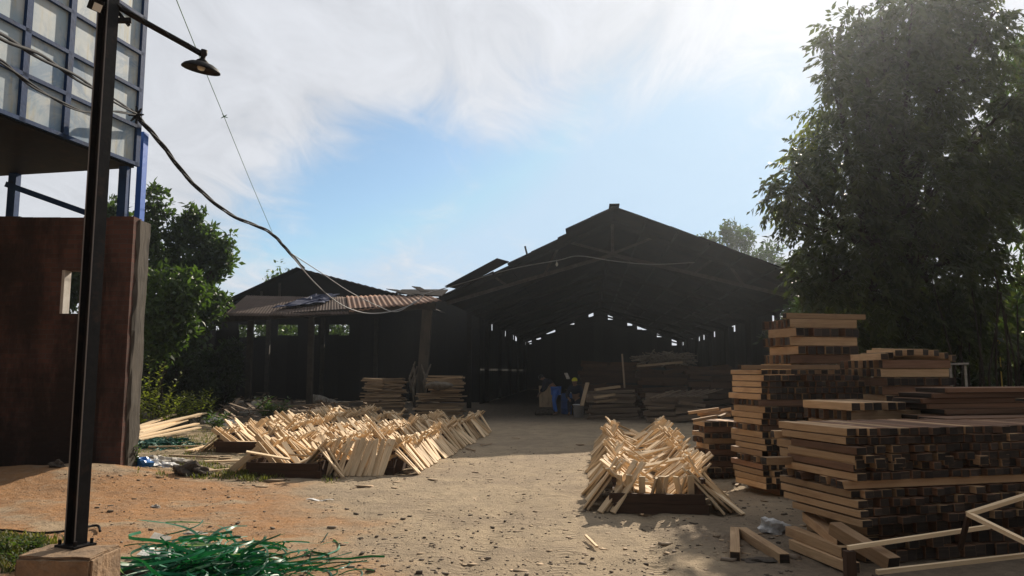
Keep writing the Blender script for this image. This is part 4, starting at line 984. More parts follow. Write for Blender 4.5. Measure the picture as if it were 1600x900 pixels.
# long reddish boards at the far right; dark copy stands for their shade
gl_ = 'long reddish boards behind the nearest stack'
rlb = random.Random(12)
for k in range(25):
    big = k > 18
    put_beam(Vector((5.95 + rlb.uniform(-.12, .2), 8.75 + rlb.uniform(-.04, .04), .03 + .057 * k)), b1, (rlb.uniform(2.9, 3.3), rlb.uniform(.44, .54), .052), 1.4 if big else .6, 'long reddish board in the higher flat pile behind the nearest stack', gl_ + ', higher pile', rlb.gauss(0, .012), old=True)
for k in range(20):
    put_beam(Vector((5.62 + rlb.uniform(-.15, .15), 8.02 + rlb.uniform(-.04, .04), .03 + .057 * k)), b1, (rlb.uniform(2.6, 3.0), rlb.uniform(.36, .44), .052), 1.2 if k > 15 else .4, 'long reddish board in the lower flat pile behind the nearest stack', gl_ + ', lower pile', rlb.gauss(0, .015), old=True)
put_beam(Vector((6.0, 8.30, 1.30)), b1, (1.3, .14, .03), 2, 'pale thin board lying across the long reddish boards at the right edge', None, .1, old=False)
# two fallen beams on the ground in front
def ground_beam(p, q, w, h, label, z=0.0, group=None):
    p, q = Vector(p), Vector(q); c = (p + q) / 2; c.z = h / 2 + z + float(gz(c.x, c.y)); put_beam(c, q - p, ((q - p).length, w, h), 5, label, group)
ground_beam(G(1149, 835), G(1148, 876), .085, .085, 'short reddish beam lying on the dirt pointing at the viewer')
ground_beam(G(1160, 836), G(1226, 880), .09, .085, 'longer reddish beam lying slantwise on the dirt by the nearest stack')
beams.finish('remaining brown beams inside the timber stacks')
slats.finish('remaining pale slats crowded on the cribs')

# ------------------------------------------------------------------ pale frame and battens by the nearest stack
def loose(name, a, b_, w, h, mat, label, cat, group=None):
    b = MB(); b.bar(a, b_, w, h); return tag(b.build(name, mat), label, cat, group)
loose('batten', P(1325, 856, 5.75), P(1545, 823, 6.0), .030, .030, 'slat', 'long pale batten laid slantwise in front of the nearest stack, upper of two', 'batten')
loose('batten', P(1370, 894, 5.45), P(1650, 862, 5.6), .032, .030, 'slat', 'long pale batten laid slantwise along the bottom edge, lower of two', 'batten')
fr = empty('wooden_hurdle', P(1515, 803, 5.75), 'pale rectangular wooden frame leaning on the nearest stack at the right edge', 'frame')
f0, f1, f2 = P(1513, 803, 5.75), P(1625, 858, 5.3), P(1650, 760, 6.0)
f3 = f1 + (f2 - f0)
for p, q in ((f0, f1), (f0, f2), (f1, f3), (f2, f3)):
    b = MB(); b.bar(p, q, .045, .03, end=0); b.build('frame_bar', 'slat', fr)
loose('prop', P(1513, 806, 5.77), P(1500, 858, 5.9), .03, .03, 'board', 'dark stick propping the pale wooden frame', 'stick')
loose('prop', f3, Vector((f3.x, f3.y, 0)), .03, .03, 'board', 'dark stick under the far corner of the pale wooden frame', 'stick')
for i, (p, q, lab) in enumerate([((1325, 858, 5.75), (1330, 890, 5.8), 'dark block holding the near end of the upper batten'), ((1372, 897, 5.45), (1376, 930, 5.5), 'dark block holding the near end of the lower batten')]):
    a_ = P(*p); loose('block', Vector((a_.x + .02, a_.y + .03, a_.z - .02)), Vector((a_.x + .02, a_.y + .03, 0)), .07, .07, 'board', lab, 'block')

# ------------------------------------------------------------------ stacks of sticks and boards at the shed mouth
def stick_stack(px, y, wpx, ztop, n_lay, label, name, cat, mat, group, rough=.06, ang=0.0, depth=.9, th=None):
    """thin sticks laid sideways, layer on layer"""
    c = G(px, 640); c = Vector(((px - 800) / F * y * 1.0, y, 0)); W = wpx / F * y; h = ztop / n_lay
    x = Vector((math.cos(ang), math.sin(ang), 0)); yv = Vector((-x.y, x.x, 0))
    for l in range(n_lay):
        for r in range(2):
            if rough > .08 and random.random() < .12: continue
            z = h * (l + .5); cut = random.choice((1, 1, 2)) if r == 0 else 1; x0 = -.5
            for q in range(cut):
                L = W * random.uniform(.80, 1.06) / cut; b = MB()
                p = c + x * (((q + .5) / cut - .5) * W + random.gauss(0, rough * .6)) + yv * (r * depth * .5 + random.gauss(0, .03)) + Vector((0, 0, z + random.gauss(0, h * .22)))
                e = x * L / 2 + yv * random.gauss(0, .05) + Vector((0, 0, random.gauss(0, h * .30)))
                k = random.uniform(.75, 1.25); b.bar(p - e, p + e, depth * .5 * random.uniform(.6, .95) if r else .10 * k + .04, h * random.uniform(.6, .95))
                tag(b.build(name, mat), label, cat, group)
stick_stack(601, 26.0, 62, 1.36, 26, 'brown stick in the round shouldered stack left of the concrete column', 'stacked_stick', 'stick', 'lath', 'sticks in the stack left of the column', .1)
stick_stack(687, 25.0, 72, .92, 20, 'pale stick in the wide lower half of the stack before the concrete column', 'stacked_stick', 'stick', 'lath', 'sticks in the stack before the column, lower half', .1)
for l in range(10):
    c = Vector(((697 - 800) / F * 25, 25, .94 + .055 * l)); W = (62 - abs(l - 5) * 2) / F * 25 * random.uniform(.85, 1); b = MB()
    e = Vector((W / 2, random.gauss(0, .05), random.gauss(0, .03))); b.bar(c - e, c + e, .5, .05)
    tag(b.build('stacked_stick', 'lath'), 'pale stick in the narrower upper half of the stack before the concrete column', 'stick', 'sticks in the stack before the column, upper half')
b = MB(); q = P(685, 603, 24.6); b.blob(q, (.42, .2, .13), 0, 12, .25, 4); tag(b.build('grey_sack', 'twine', None, True), 'grey limp sack resting on the stick stack before the column', 'sack')
gC = 'planks in the shed stacks right of the workers'
stick_stack(955, 25.6, 78, .95, 9, 'grey plank in the low stack right of the white bucket', 'stacked_plank', 'plank', 'grey_wood', gC + ', low stack', .1)
stick_stack(952, 28.6, 96, 1.9, 12, 'dark plank in the tall stack behind the low stack', 'stacked_plank', 'plank', 'board', gC + ', tall dark stack', .1)
stick_stack(1035, 26.0, 82, 1.86, 12, 'dark plank in the brush topped stack inside the shed', 'stacked_plank', 'plank', 'shed_board' if False else 'board', gC + ', brush topped stack', .06)
stick_stack(1108, 25.6, 72, 1.80, 11, 'grey plank in the flat topped stack right of the brush topped one', 'stacked_plank', 'plank', 'board', gC + ', flat topped stack', .06)
stick_stack(1052, 24.2, 92, .85, 7, 'grey plank in the knee high stack under the slanting laths', 'stacked_plank', 'plank', 'grey_wood', gC + ', knee high stack', .08)
for i in range(8):
    loose('slanting_lath', P(1016 + i * 10, 622 - i * .3, 24.0), P(1052 + i * 11, 610 - i * .3, 24.7), .05, .03, 'grey_wood', 'grey lath lying slantwise on the knee high stack in the shed', 'lath', 'slanting laths on the knee high stack')
for i, (x0, y0, x1, y1, lab) in enumerate([(930, 609, 968, 604, 'pale plank uppermost on the low stack right of the bucket'), (929, 621, 960, 616, 'pale plank second from the top on the low stack'), (930, 628, 962, 624, 'pale plank third from the top on the low stack'), (996, 572, 1065, 566, 'pale plank across the front of the brush topped stack')]):
    loose('pale_plank', P(x0, y0, 24.9), P(x1, y1, 25.0), .25, .07, 'lath', lab, 'plank')
loose('upright_pole', P(976, 606, 24.6), P(972, 553, 24.7), .05, .05, 'grey_wood', 'thin pale pole standing up from the low plank stack', 'pole')
b = MB()
for i in range(170):
    q = P(random.uniform(996, 1082), random.uniform(552, 568), random.uniform(25.6, 26.4)); d = Vector((random.gauss(0, .16), random.gauss(0, .1), random.gauss(.02, .07))); b.tube([q - d, q + d], .018, 4)
tag(b.build('brushwood', 'twine'), 'grey brushwood tangled on top of the plank stack in the shed', None, kind='stuff')
loose('leaning_board', P(918, 598, 25.4), P(909, 634, 25.0), .14, .03, 'lath', 'narrow pale board leaning beside the seated worker', 'board')
loose('leaning_board', P(852, 603, 29.6), P(853, 636, 29.2), .5, .03, 'lath', 'tan board standing behind the worker in blue trousers', 'board')
loose('leaning_board', P(884, 583, 26.8), P(888, 592, 26.7), .14, .03, 'paper', 'small pale board held between the two workers', 'board')
b = MB()
for i in range(4): b.blob(G(842 + i * 7, 648) + Vector((0, 0, .08)), (.17, .12, .10), 0, 8, .3, i)
tag(b.build('rubble', 'stone'), 'small pale rubble on the shed floor by the workers', None, kind='stuff')
bk = empty('bucket', G(904, 652), 'white plastic bucket standing at the shed mouth', 'bucket')
bp = G(904, 652)
b = MB(); b.lathe([(.0, .0), (.16, .0), (.19, .42), (.205, .42), (.205, .45), (.19, .45), (.15, .02), (.0, .02)], bp, 20); b.build('pail', 'bucket', bk, True)
b = MB(); b.tube([bp + Vector((math.cos(a) * .2, -.05 - math.sin(a) * .05, .42 - math.sin(a) * .16)) for a in np.linspace(0, math.pi, 12)], .008, 5); b.build('handle', 'cable', bk, True)
br = G(889, 648); bl = empty('barrel', br, 'blue plastic barrel between the two workers', 'barrel')
b = MB(); b.lathe([(.0, .0), (.24, .0), (.27, .05), (.27, .2), (.285, .22), (.27, .24), (.27, .5), (.285, .52), (.27, .54), (.26, .74), (.22, .78), (.0, .78)], br + Vector((0, .45, 0)), 22); b.build('drum', 'barrel', bl, True)
b = MB(); b.lathe([(.0, .0), (.05, .0), (.05, .03), (.0, .03)], br + Vector((.1, .45, .785)), 10); b.build('bung', 'bucket', bl, True)

# ------------------------------------------------------------------ people
def skin_mesh(name, verts, edges, radii, mats, cuts=2, smoothn=1):
    me = bpy.data.meshes.new(name); me.from_pydata([tuple(v) for v in verts], edges, [])
    o = bpy.data.objects.new(name, me); C.objects.link(o)
    sm = o.modifiers.new('skin', 'SKIN'); sm.use_smooth_shade = True
    for d, r in zip(me.skin_vertices[0].data, radii):
        d.radius = (r, r) if not hasattr(r, '__len__') else r
    me.skin_vertices[0].data[0].use_root = True
    sb = o.modifiers.new('sub', 'SUBSURF'); sb.levels = cuts; sb.render_levels = cuts
    dg = bpy.context.evaluated_depsgraph_get(); new = bpy.data.meshes.new_from_object(o.evaluated_get(dg))
    bpy.data.objects.remove(o); 
    for m in mats: new.materials.append(M[m]) if False else None
    new.materials.clear()
    for m in mats: new.materials.append(M[m])
    return new
def person(base, yaw, J, label, shirt, trousers, extra=None):
    """J: joints in the person's own frame (x forward, y left, z up)"""
    root = empty('person', base, label, 'person'); RZ_ = Matrix.Rotation(yaw, 3, 'Z')
    V, E, Rr, idx = [], [], [], {}
    def v(n, p, r, par=None):
        idx[n] = len(V); V.append(RZ_ @ Vector(p)); Rr.append(r)
        if par is not None: E.append((idx[par], idx[n]))
    j = {k: Vector(p) for k, p in J.items()}
    v('pelvis', j['pelvis'], (.14, .12)); v('belly', j['pelvis'].lerp(j['chest'], .5), (.13, .11), 'pelvis'); v('chest', j['chest'], (.15, .12), 'belly')
    v('neck', j['neck'], .055, 'chest'); up = (j['head'] - j['neck']).normalized()
    v('jaw', j['neck'].lerp(j['head'], .45) + Vector((.02, 0, 0)), .075, 'neck'); v('skull', j['head'], .10, 'jaw'); v('crown', j['head'] + up * .07, .07, 'skull')
    f = j['face'].normalized(); v('nose', j['head'] - up * .035 + f * .115, .014, 'skull')
    for s, m in (('l', 1), ('r', -1)):
        lat = Vector((0, m, 0))
        v(s + 'ear', j['head'] - up * .02 + lat * .10, .016, 'skull')
        v(s + 'sho', j['chest'] + (j['neck'] - j['chest']) * .45 + lat * .18, .06, 'chest'); v(s + 'elb', j[s + 'elb'], .042, s + 'sho'); v(s + 'wri', j[s + 'wri'], .03, s + 'elb')
        d = (j[s + 'wri'] - j[s + 'elb']).normalized(); sd = d.cross(Vector((0, 0, 1))); sd = sd.normalized() if sd.length > .01 else lat
        v(s + 'palm', j[s + 'wri'] + d * .06, (.034, .018), s + 'wri')
        for q, (o_, L) in enumerate(((-.028, .075), (-.009, .085), (.010, .08), (.028, .065))):
            v(f'{s}f{q}a', j[s + 'wri'] + d * .10 + sd * o_, .009, s + 'palm'); v(f'{s}f{q}b', j[s + 'wri'] + d * (.10 + L * .55) + sd * o_ * 1.1 + Vector((0, 0, -.012)), .008, f'{s}f{q}a'); v(f'{s}f{q}c', j[s + 'wri'] + d * (.10 + L * .9) + sd * o_ * 1.1 + Vector((0, 0, -.035)), .007, f'{s}f{q}b')
        v(s + 'th', j[s + 'wri'] + d * .05 + sd * .045 * m, .010, s + 'palm'); v(s + 'th2', j[s + 'wri'] + d * .085 + sd * .055 * m, .008, s + 'th')
        v(s + 'hip', j['pelvis'] + lat * .10 + Vector((0, 0, -.03)), .10, 'pelvis'); v(s + 'kne', j[s + 'kne'], .058, s + 'hip'); v(s + 'ank', j[s + 'ank'], .04, s + 'kne')
        v(s + 'toe', j[s + 'ank'] + Vector((.15, 0, -.05)), .035, s + 'ank')
    link('body', skin_mesh('body', V, E, Rr, ['skin']), root)
    def garment(name, chain, grow, mat):
        vv, ee, rr_, ix = [], [], [], {}
        for n, par, fr in chain:
            p, r = V[idx[n]], Rr[idx[n]]
            if fr < 1: p = V[idx[par]].lerp(p, fr)
            ix[n] = len(vv); vv.append(p); r = r[0] if hasattr(r, '__len__') and grow else r
            rr_.append((r[0] + grow, r[1] + grow) if hasattr(r, '__len__') else r + grow)
            if par is not None: ee.append((ix[par], ix[n]))
        link(name, skin_mesh(name, vv, ee, rr_, [mat]), root)
    garment('shirt', [('belly', None, 1), ('chest', 'belly', 1), ('lsho', 'chest', 1), ('lelb', 'lsho', 1), ('lwri', 'lelb', .75), ('rsho', 'chest', 1), ('relb', 'rsho', 1), ('rwri', 'relb', .75)], .04, shirt)
    garment('trousers', [('pelvis', None, 1), ('lhip', 'pelvis', 1), ('lkne', 'lhip', 1), ('lank', 'lkne', .95), ('rhip', 'pelvis', 1), ('rkne', 'rhip', 1), ('rank', 'rkne', .95)], .022, trousers)
    Hd = RZ_ @ j['head']; U = RZ_ @ up; Fv = RZ_ @ f; Sd = U.cross(Fv).normalized()
    b = MB()
    for m in (1, -1): b.blob(Vector(base) + Hd + Fv * .092 + Sd * m * .035 - U * .005, (.012, .012, .009), 0, 8, 0, 1)
    b.build('eye', 'hair', root, True) if False else None
    for m in (1, -1):
        e = MB(); e.blob(Vector(base) + Hd + Fv * .092 + Sd * m * .035, (.012, .012, .009), 0, 8, 0, 1); e.build('eye', 'hair', root, True)
    e = MB(); e.blob(Vector(base) + Hd + Fv * .082 - U * .075, (.022, .022, .008), 0, 8, 0, 1); e.build('mouth', 'hair', root, True)
    e = MB(); e.blob(Vector(base) + Hd + U * .035 - Fv * .018, (.108, .108, .098), 0, 14, .03, 1)
    e.build('headscarf' if extra else 'hair', extra or 'hair', root, True)
    return root
# bent over his work, side on, head to the left
w1b = G(869, 648)
person(w1b, R(165), dict(pelvis=(0, 0, .93), chest=(.30, 0, 1.22), neck=(.44, 0, 1.32), head=(.55, 0, 1.36), face=(.8, 0, -.5), lelb=(.42, .24, .98), lwri=(.58, .16, .80), relb=(.45, -.24, .98), rwri=(.6, -.15, .82), lkne=(.06, .11, .50), lank=(-.04, .11, .07), rkne=(.10, -.11, .50), rank=(.06, -.12, .07)),
       'worker in blue trousers and dark top bent over in the dark shed', 'navy', 'denim')
# seated, facing the yard, yellow headscarf
w2b = G(903, 650) + Vector((0, .7, 0))
person(w2b, R(-110), dict(pelvis=(0, 0, .50), chest=(.10, 0, .95), neck=(.14, 0, 1.10), head=(.19, 0, 1.24), face=(.9, 0, -.4), lelb=(.18, .30, .72), lwri=(.42, .18, .62), relb=(.2, -.3, .72), rwri=(.44, -.15, .6), lkne=(.42, .15, .52), lank=(.44, .14, .08), rkne=(.42, -.16, .52), rank=(.40, -.15, .08)),
       'worker with a yellow headscarf and navy top seated beside the white bucket', 'navy', 'navy', 'yellow')
st = empty('stool', w2b, 'low wooden stool under the seated worker', 'stool')
b = MB(); b.box(w2b + Vector((0, 0, .36)), (.36, .3, .04)); b.build('seat', 'board', st)
for m in (1, -1):
    for k in (1, -1):
        b = MB(); b.bar(w2b + Vector((.14 * m, .11 * k, 0)), w2b + Vector((.13 * m, .1 * k, .34)), .04, .04); b.build('leg', 'board', st)

# ------------------------------------------------------------------ planks, rubbish and growth on the left
gp = 'loose boards on the grass by the brick wall'
for i in range(14):
    x0, y0 = 216 + random.uniform(-8, 8), 668 + i * 1.9; x1, y1 = 270 + random.uniform(0, 50), 660 + i * 1.6 - 4
    p, q = G(x0, y0 + 4), G(x1, y1 + 2); z = .14 + .34 * (1 - abs(i - 6) / 8) * random.uniform(.5, 1)
    loose('loose_board', Vector((p.x, p.y, .04 + z * .4)), Vector((q.x, q.y, z)), random.uniform(.09, .2), .03, 'slat', 'pale board in the loose pile on the grass beyond the brick wall', 'board', gp)
for i, (x0, y0, x1, y1, w, lab) in enumerate([(294, 708, 345, 694, .14, 'pale board lying near the left crib'), (232, 701, 330, 700, .05, 'thin pale stick lying in the weeds by the wall end'), (300, 738, 330, 748, .18, 'short brown board lying on the weedy soil'),
        (325, 747, 378, 738, .05, 'thin stick beside the short brown board'), (320, 726, 400, 722, .09, 'flat weathered board lying beside the left cribs'), (265, 715, 340, 717, .06, 'dark thin batten lying across the weedy soil')]):
    p, q = G(x0, y0), G(x1, y1); loose('loose_board', p + Vector((0, 0, .05 + float(gz(p.x, p.y)))), q + Vector((0, 0, .04 + float(gz(q.x, q.y)))), w, .03, 'slat' if i != 2 and i != 5 else 'lath', lab, 'board')
for i, (x0, y0, x1, y1, w) in enumerate([(440, 655, 512, 647, .2), (452, 660, 515, 652, .2), (445, 664, 510, 660, .15), (430, 655, 458, 651, .15), (525, 640, 580, 632, .1), (450, 648, 505, 644, .12), (555, 655, 610, 643, .2), (570, 648, 600, 655, .15)]):
    p, q = G(x0, y0 + 2), G(x1, y1 + 4); loose('loose_board', p + Vector((0, 0, .28 + .06 * (i % 4))), q + Vector((0, 0, .26 + .07 * (i % 3))), w, .05, 'lath', 'brown board lying among the rubbish behind the leaning slats', 'board', 'boards among the rubbish behind the slats')
def crumple(name, c, r, mat, label, cat, seed, group=None):
    rr = random.Random(seed); bm = bmesh.new(); bmesh.ops.create_icosphere(bm, subdivisions=3, radius=1)
    ph = [rr.uniform(0, 6) for _ in range(6)]
    for v in bm.verts:
        p = v.co; k = 1 + .28 * math.sin(p.x * 4 + ph[0]) * math.sin(p.y * 5 + ph[1]) + .22 * math.sin(p.z * 6 + ph[2] + p.x * 3) + rr.uniform(-.12, .12)
        v.co = Vector((p.x * r[0] * k, p.y * r[1] * k, max(-.4, p.z) * r[2] * k))
    me = bpy.data.meshes.new(name); bm.to_mesh(me); bm.free(); me.materials.append(M[mat])
    o = link(name, me); o.location = (c[0], c[1], float(gz(c[0], c[1])) + r[2] * .35); return tag(o, label, cat, group)
crumple('plastic_bag', G(1208, 832), (.13, .09, .10), 'white', 'crumpled white plastic bag on the dirt left of the nearest stack', 'plastic bag', 1)
for i, (px, py, r, mat, lab) in enumerate([
        (218, 738, (.17, .12, .12), 'blue_film', 'crumpled blue film at the foot of the concrete end post'), (236, 733, (.14, .12, .10), 'white', 'crumpled white bag beside the blue film at the wall end'),
        (246, 727, (.2, .14, .12), 'paper', 'dirty pale wad of paper among the rubbish by the wall end'), (283, 742, (.12, .05, .03), 'orange_film', 'small orange wrapper near the rough stone'),
        (262, 733, (.14, .1, .05), 'white', 'flattened white wrapper next to the orange one'), (275, 725, (.24, .14, .08), 'paper', 'brownish paper heap behind the orange wrapper'),
        (335, 662, (.3, .14, .12), 'white', 'long white bag lying at the edge of the weeds'), (362, 664, (.2, .12, .13), 'white', 'small white bag right of the long white bag'), (385, 672, (.22, .14, .14), 'white', 'white bag just behind the leaning slats'),
        (362, 646, (.55, .35, .42), 'paper', 'grey heap of paper in the rubbish behind the slats'), (405, 650, (.5, .3, .34), 'paper', 'grey heap of paper right of the other heap'), (500, 640, (.5, .3, .42), 'paper', 'grey wad on the brown boards behind the slats'), (520, 666, (.25, .2, .12), 'white', 'pale plastic scrap right of the brown boards'),
        (305, 832, (.10, .05, .02), 'paper', 'dirty paper scrap on the orange dirt'), (243, 790, (.05, .03, .02), 'paper', 'tiny pale scrap on the orange dirt by the wall shade')]):
    crumple('litter', G(px, py), r, mat, lab, 'litter', 10 + i)
crumple('rough_stone', G(291, 752), (.17, .13, .13), 'stone', 'rough dark stone at the edge of the weeds', 'stone', 77)
crumple('rough_stone', G(312, 752), (.13, .11, .10), 'grass' if False else 'stone', 'smaller mossy stone beside the rough dark stone', 'stone', 78)
crumple('rough_stone', G(86, 757), (.10, .07, .06), 'stone', 'small stone in the wall shade behind the lamp post', 'stone', 79)
crumple('mossy_stone', G(215, 903), (.16, .10, .08), 'stone', 'brown stone half hidden at the foot of the green straps', 'stone', 80)
b = MB(); c = G(500, 781); V = []
for i in range(9):
    f = i / 8; w = .028 * math.sin(math.pi * min(1, f + .12)) + .008; p = c + Vector((-.19 + .36 * f, .06 - .10 * f + .04 * f * f, .012 + .012 * math.sin(f * 9) + float(gz(c.x, c.y))))
    V += [p + Vector((0, w, 0)), p - Vector((0, w, 0))]
b.add(V + [v - Vector((0, 0, .006)) for v in V], [(2 * i, 2 * i + 1, 2 * i + 3, 2 * i + 2) for i in range(8)] + [(18 + 2 * i + 2, 18 + 2 * i + 3, 18 + 2 * i + 1, 18 + 2 * i) for i in range(8)])
tag(b.build('plastic_scrap', 'white'), 'curved white plastic scrap lying alone on the dirt', 'scrap')
p, q = G(915, 840), G(933, 858); loose('stray_stick', p + Vector((0, 0, .02)), q + Vector((0, 0, .02)), .022, .018, 'slat', 'pale stick lying alone on the open dirt', 'stick')
crumple('flat_slab', G(1188, 876), (.14, .08, .02), 'grey_wood' if False else 'stone', 'flat broken slab under the longer fallen beam', 'slab', 81)
gsp = 'pale splinters on the shaded lane'
for i, (x0, y0, x1, y1) in enumerate([(752, 697, 768, 694), (728, 701, 742, 705), (708, 699, 719, 702), (800, 685, 812, 686), (1150, 760, 1160, 752), (1164, 838, 1190, 836)]):
    p, q = G(x0, y0), G(x1, y1); loose('splinter', p + Vector((0, 0, .015)), q + Vector((0, 0, .015)), .04, .012, 'lath', 'pale splinter of wood lying flat on the bare lane', 'splinter', gsp)
b = MB(); p = P(1562, 533, 15); b.box((p.x, p.y, p.z), (.17, .012, .10)); b.tube([p - Vector((0, -.02, .3)), Vector((p.x, p.y + .02, 0))], .012, 5)
tag(b.build('yellow_plate', 'sign_yellow'), 'tiny yellow plate on a stake among the canes', 'plate')
rk = empty('pale_trestle', P(1500, 590, 11.4), 'pale trestle showing right of the domed stack', 'trestle')
b = MB(); b.bar(P(1482, 569, 11.4), P(1510, 568, 11.4), .12, .025); b.build('trestle_top', 'paper', rk)
for px in (1485, 1508):
    p = P(px, 571, 11.4); b = MB(); b.bar(p, (p.x, p.y, 0), .025, .025); b.build('leg', 'paper', rk)
# upright canes behind the stacks
gcn = 'thin upright canes at the right'
for i in range(16):
    p = P(1492 + i * 8 + random.uniform(-4, 4), 600, 14.6 + random.uniform(-.5, .6)); h = random.uniform(2.6, 3.6); b = MB()
    b.tube([(p.x, p.y, -.05), (p.x + random.gauss(0, .04), p.y, h * .5), (p.x + random.gauss(0, .12), p.y, h)], [.028, .022, .012], 6)
    tag(b.build('cane', 'bark', None, True), 'thin upright cane in the dark thicket at the right edge', 'cane', gcn)
# banana plants lit behind the tallest stack
def banana(px, py, y, label, n, seed):
    rr = random.Random(seed); c = P(px, py, y); root = empty('banana_plant', (c.x, c.y, 0), label, 'banana plant', 'banana plants beyond the stacks')
    b = MB(); b.tube([(c.x, c.y, 0), (c.x, c.y, c.z * .8)], [.12, .07], 8); b.build('stem', 'leaf_dark', root, True)
    for k in range(n):
        a = 6.28 * k / n + rr.uniform(-.3, .3); L = rr.uniform(.9, 1.4); V, Fq = [], []
        for i in range(8):
            f = i / 7; r = L * f * .8; z = c.z * .8 + .55 * f - .75 * f * f * rr.uniform(.8, 1.1); w = .17 * math.sin(math.pi * (.08 + .9 * f)) ; d = Vector((math.cos(a), math.sin(a), 0)); s = Vector((-d.y, d.x, 0))
            m = Vector((c.x, c.y, z)) + d * r; V += [m + s * w - Vector((0, 0, w * .3)), m, m - s * w - Vector((0, 0, w * .3))]
        for i in range(7): Fq += [(3 * i, 3 * i + 1, 3 * i + 4, 3 * i + 3), (3 * i + 1, 3 * i + 2, 3 * i + 5, 3 * i + 4)]
        bb2 = MB(); bb2.add(V, Fq, None, 0, rr.random()); bb2.build('leaf', 'leaf_banana', root)
banana(1262, 478, 19, 'sunlit banana plant showing over the tallest stack, left one', 7, 1); banana(1308, 468, 18.2, 'sunlit banana plant over the tallest stack beside the tree, right one', 6, 2)
# weeds
def weed(px, py, y, h, n, label, seed, mat='leaf_light', r=.22, group='leafy weeds by the brick wall', ll=.17):
    rr = random.Random(seed); c = G(px, py) if y is None else Vector(((px - 800) / F * y, y, 0)); c.z = float(gz(c.x, c.y))
    root = empty('weed', c, label, 'weed', group); b = MB(); Bp, Dd = [], []
    for s in range(n):
        t_ = Vector((rr.gauss(0, r), rr.gauss(0, r), h * rr.uniform(.6, 1))); pts = [c, c + Vector((t_.x * .5, t_.y * .5, t_.z * .55)), c + t_]; b.tube(pts, [.009, .007, .003], 4)
        for k in range(15):
            f = .18 + .82 * k / 14; p = c.lerp(c + t_, f); a = k * 2.4 + rr.uniform(-.3, .3); Bp.append(p); Dd.append((math.cos(a), math.sin(a), .45))
    b.build('stem', 'grass', root)
    Bp = np.array(Bp) - np.array(c); Dd = unit(np.array(Dd)); m = len(Bp)
    link('leaves', leaf_mesh('leaves', Bp, Dd, unit(np.array([0, 0, 1.0]) + .3 * RNG.normal(size=(m, 3))), ll * (.6 + .7 * RNG.random(m)), ll * .37 * (.7 + .6 * RNG.random(m)), [mat], RNG.random(m)), root)
for i, (px, y, h, n, lab) in enumerate([(243, 21.5, 2.0, 9, 'tallest bright green weed right of the concrete end post'), (228, 21.0, 1.5, 12, 'bushy weed hard against the concrete end post'), (262, 21.7, 1.3, 10, 'waist high weed right of the tallest one'), (277, 23, 1.0, 6, 'slim weed between the tall ones and the board pile'),
        (302, 23.5, 1.0, 6, 'small weed behind the board pile, left of three'), (317, 23.7, 1.0, 6, 'small weed behind the board pile, middle of three'), (332, 23.9, 1.05, 6, 'small weed behind the board pile, right of three'), (420, 23.5, .8, 12, 'low dark weed in the rubbish behind the slats'), (436, 24, .8, 11, 'second low weed in the rubbish behind the slats'), (345, 21, .5, 8, 'low weed beside the white bags')]):
    weed(px, None if y is None else 0, y, h, n, lab, 100 + i, 'leaf_sunlit' if i < 7 else 'leaf_light', .30 if i < 7 else .22)  # first weeds brightened by leaf colour to look sunlit
for i, (px, py, h, lab) in enumerate([(205, 740, .45, 'creeping weed climbing the foot of the concrete end post'), (12, 870, .16, 'small green weed left of the lamp post block'), (55, 868, .15, 'low green weed right behind the lamp post block'), (30, 885, .14, 'small weed in front of the others by the lamp block')]):
    weed(px, py, None, h, 9, lab, 140 + i, 'leaf_light', .10, None, .06 if i else .1)
def grass(n, name, label, areas, h, col='grass'):
    V, T_ = [], []
    for _ in range(n):
        x0, y0, x1, y1 = random.choice(areas); c = G(random.uniform(x0, x1), random.uniform(y0, y1))
        if vnoise(c.x * 1.3 + 5, c.y * 1.3) < .50: continue
        for k in range(4):
            a = random.uniform(0, 6.28); p = Vector((c.x + random.gauss(0, .05), c.y + random.gauss(0, .05), 0)); p.z = float(gz(p.x, p.y)) - .005
            L = h * random.uniform(.5, 1.3); d = Vector((math.cos(a), math.sin(a), 0)); s = Vector((-d.y, d.x, 0)) * .006
            V += [p + s * 1.3, p - s * 1.3, p + d * L * .35 + Vector((0, 0, L * .8)) - s, p + d * L * .55 + Vector((0, 0, L)) + s * .3]; T_.append(random.random())
    me = npmesh(name, np.array([tuple(v) for v in V]), np.arange(len(V)).reshape(-1, 4), [col], T_); tag(link(name, me), label, None, kind='stuff')
grass(1500, 'grass', 'sparse short grass between the wall end and the cribs', [(210, 690, 400, 760), (215, 655, 345, 700), (380, 735, 520, 757), (300, 720, 420, 756)], .065)
grass(700, 'grass', 'short grass around the lamp post block', [(-40, 845, 90, 890), (-40, 840, 60, 862)], .07)
# weeds and rubbish mass under the left trees
b = MB()
for i in range(520):
    px = random.uniform(338, 560); c = G(px, random.uniform(636, 664)); hp = .55 * max(0, 1 - ((px - 400) / 75) ** 2) + .35 * max(0, 1 - ((px - 500) / 50) ** 2) + .08
    c.z = hp * random.random() + .03; d = Vector((random.gauss(0, .22), random.gauss(0, .16), random.gauss(0, .07))); b.bar(c - d, c + d, random.uniform(.02, .12), .012)
tag(b.build('rubbish_litter', 'grey_wood'), 'broken sticks and rubbish strewn behind the leaning slats', None, kind='stuff')
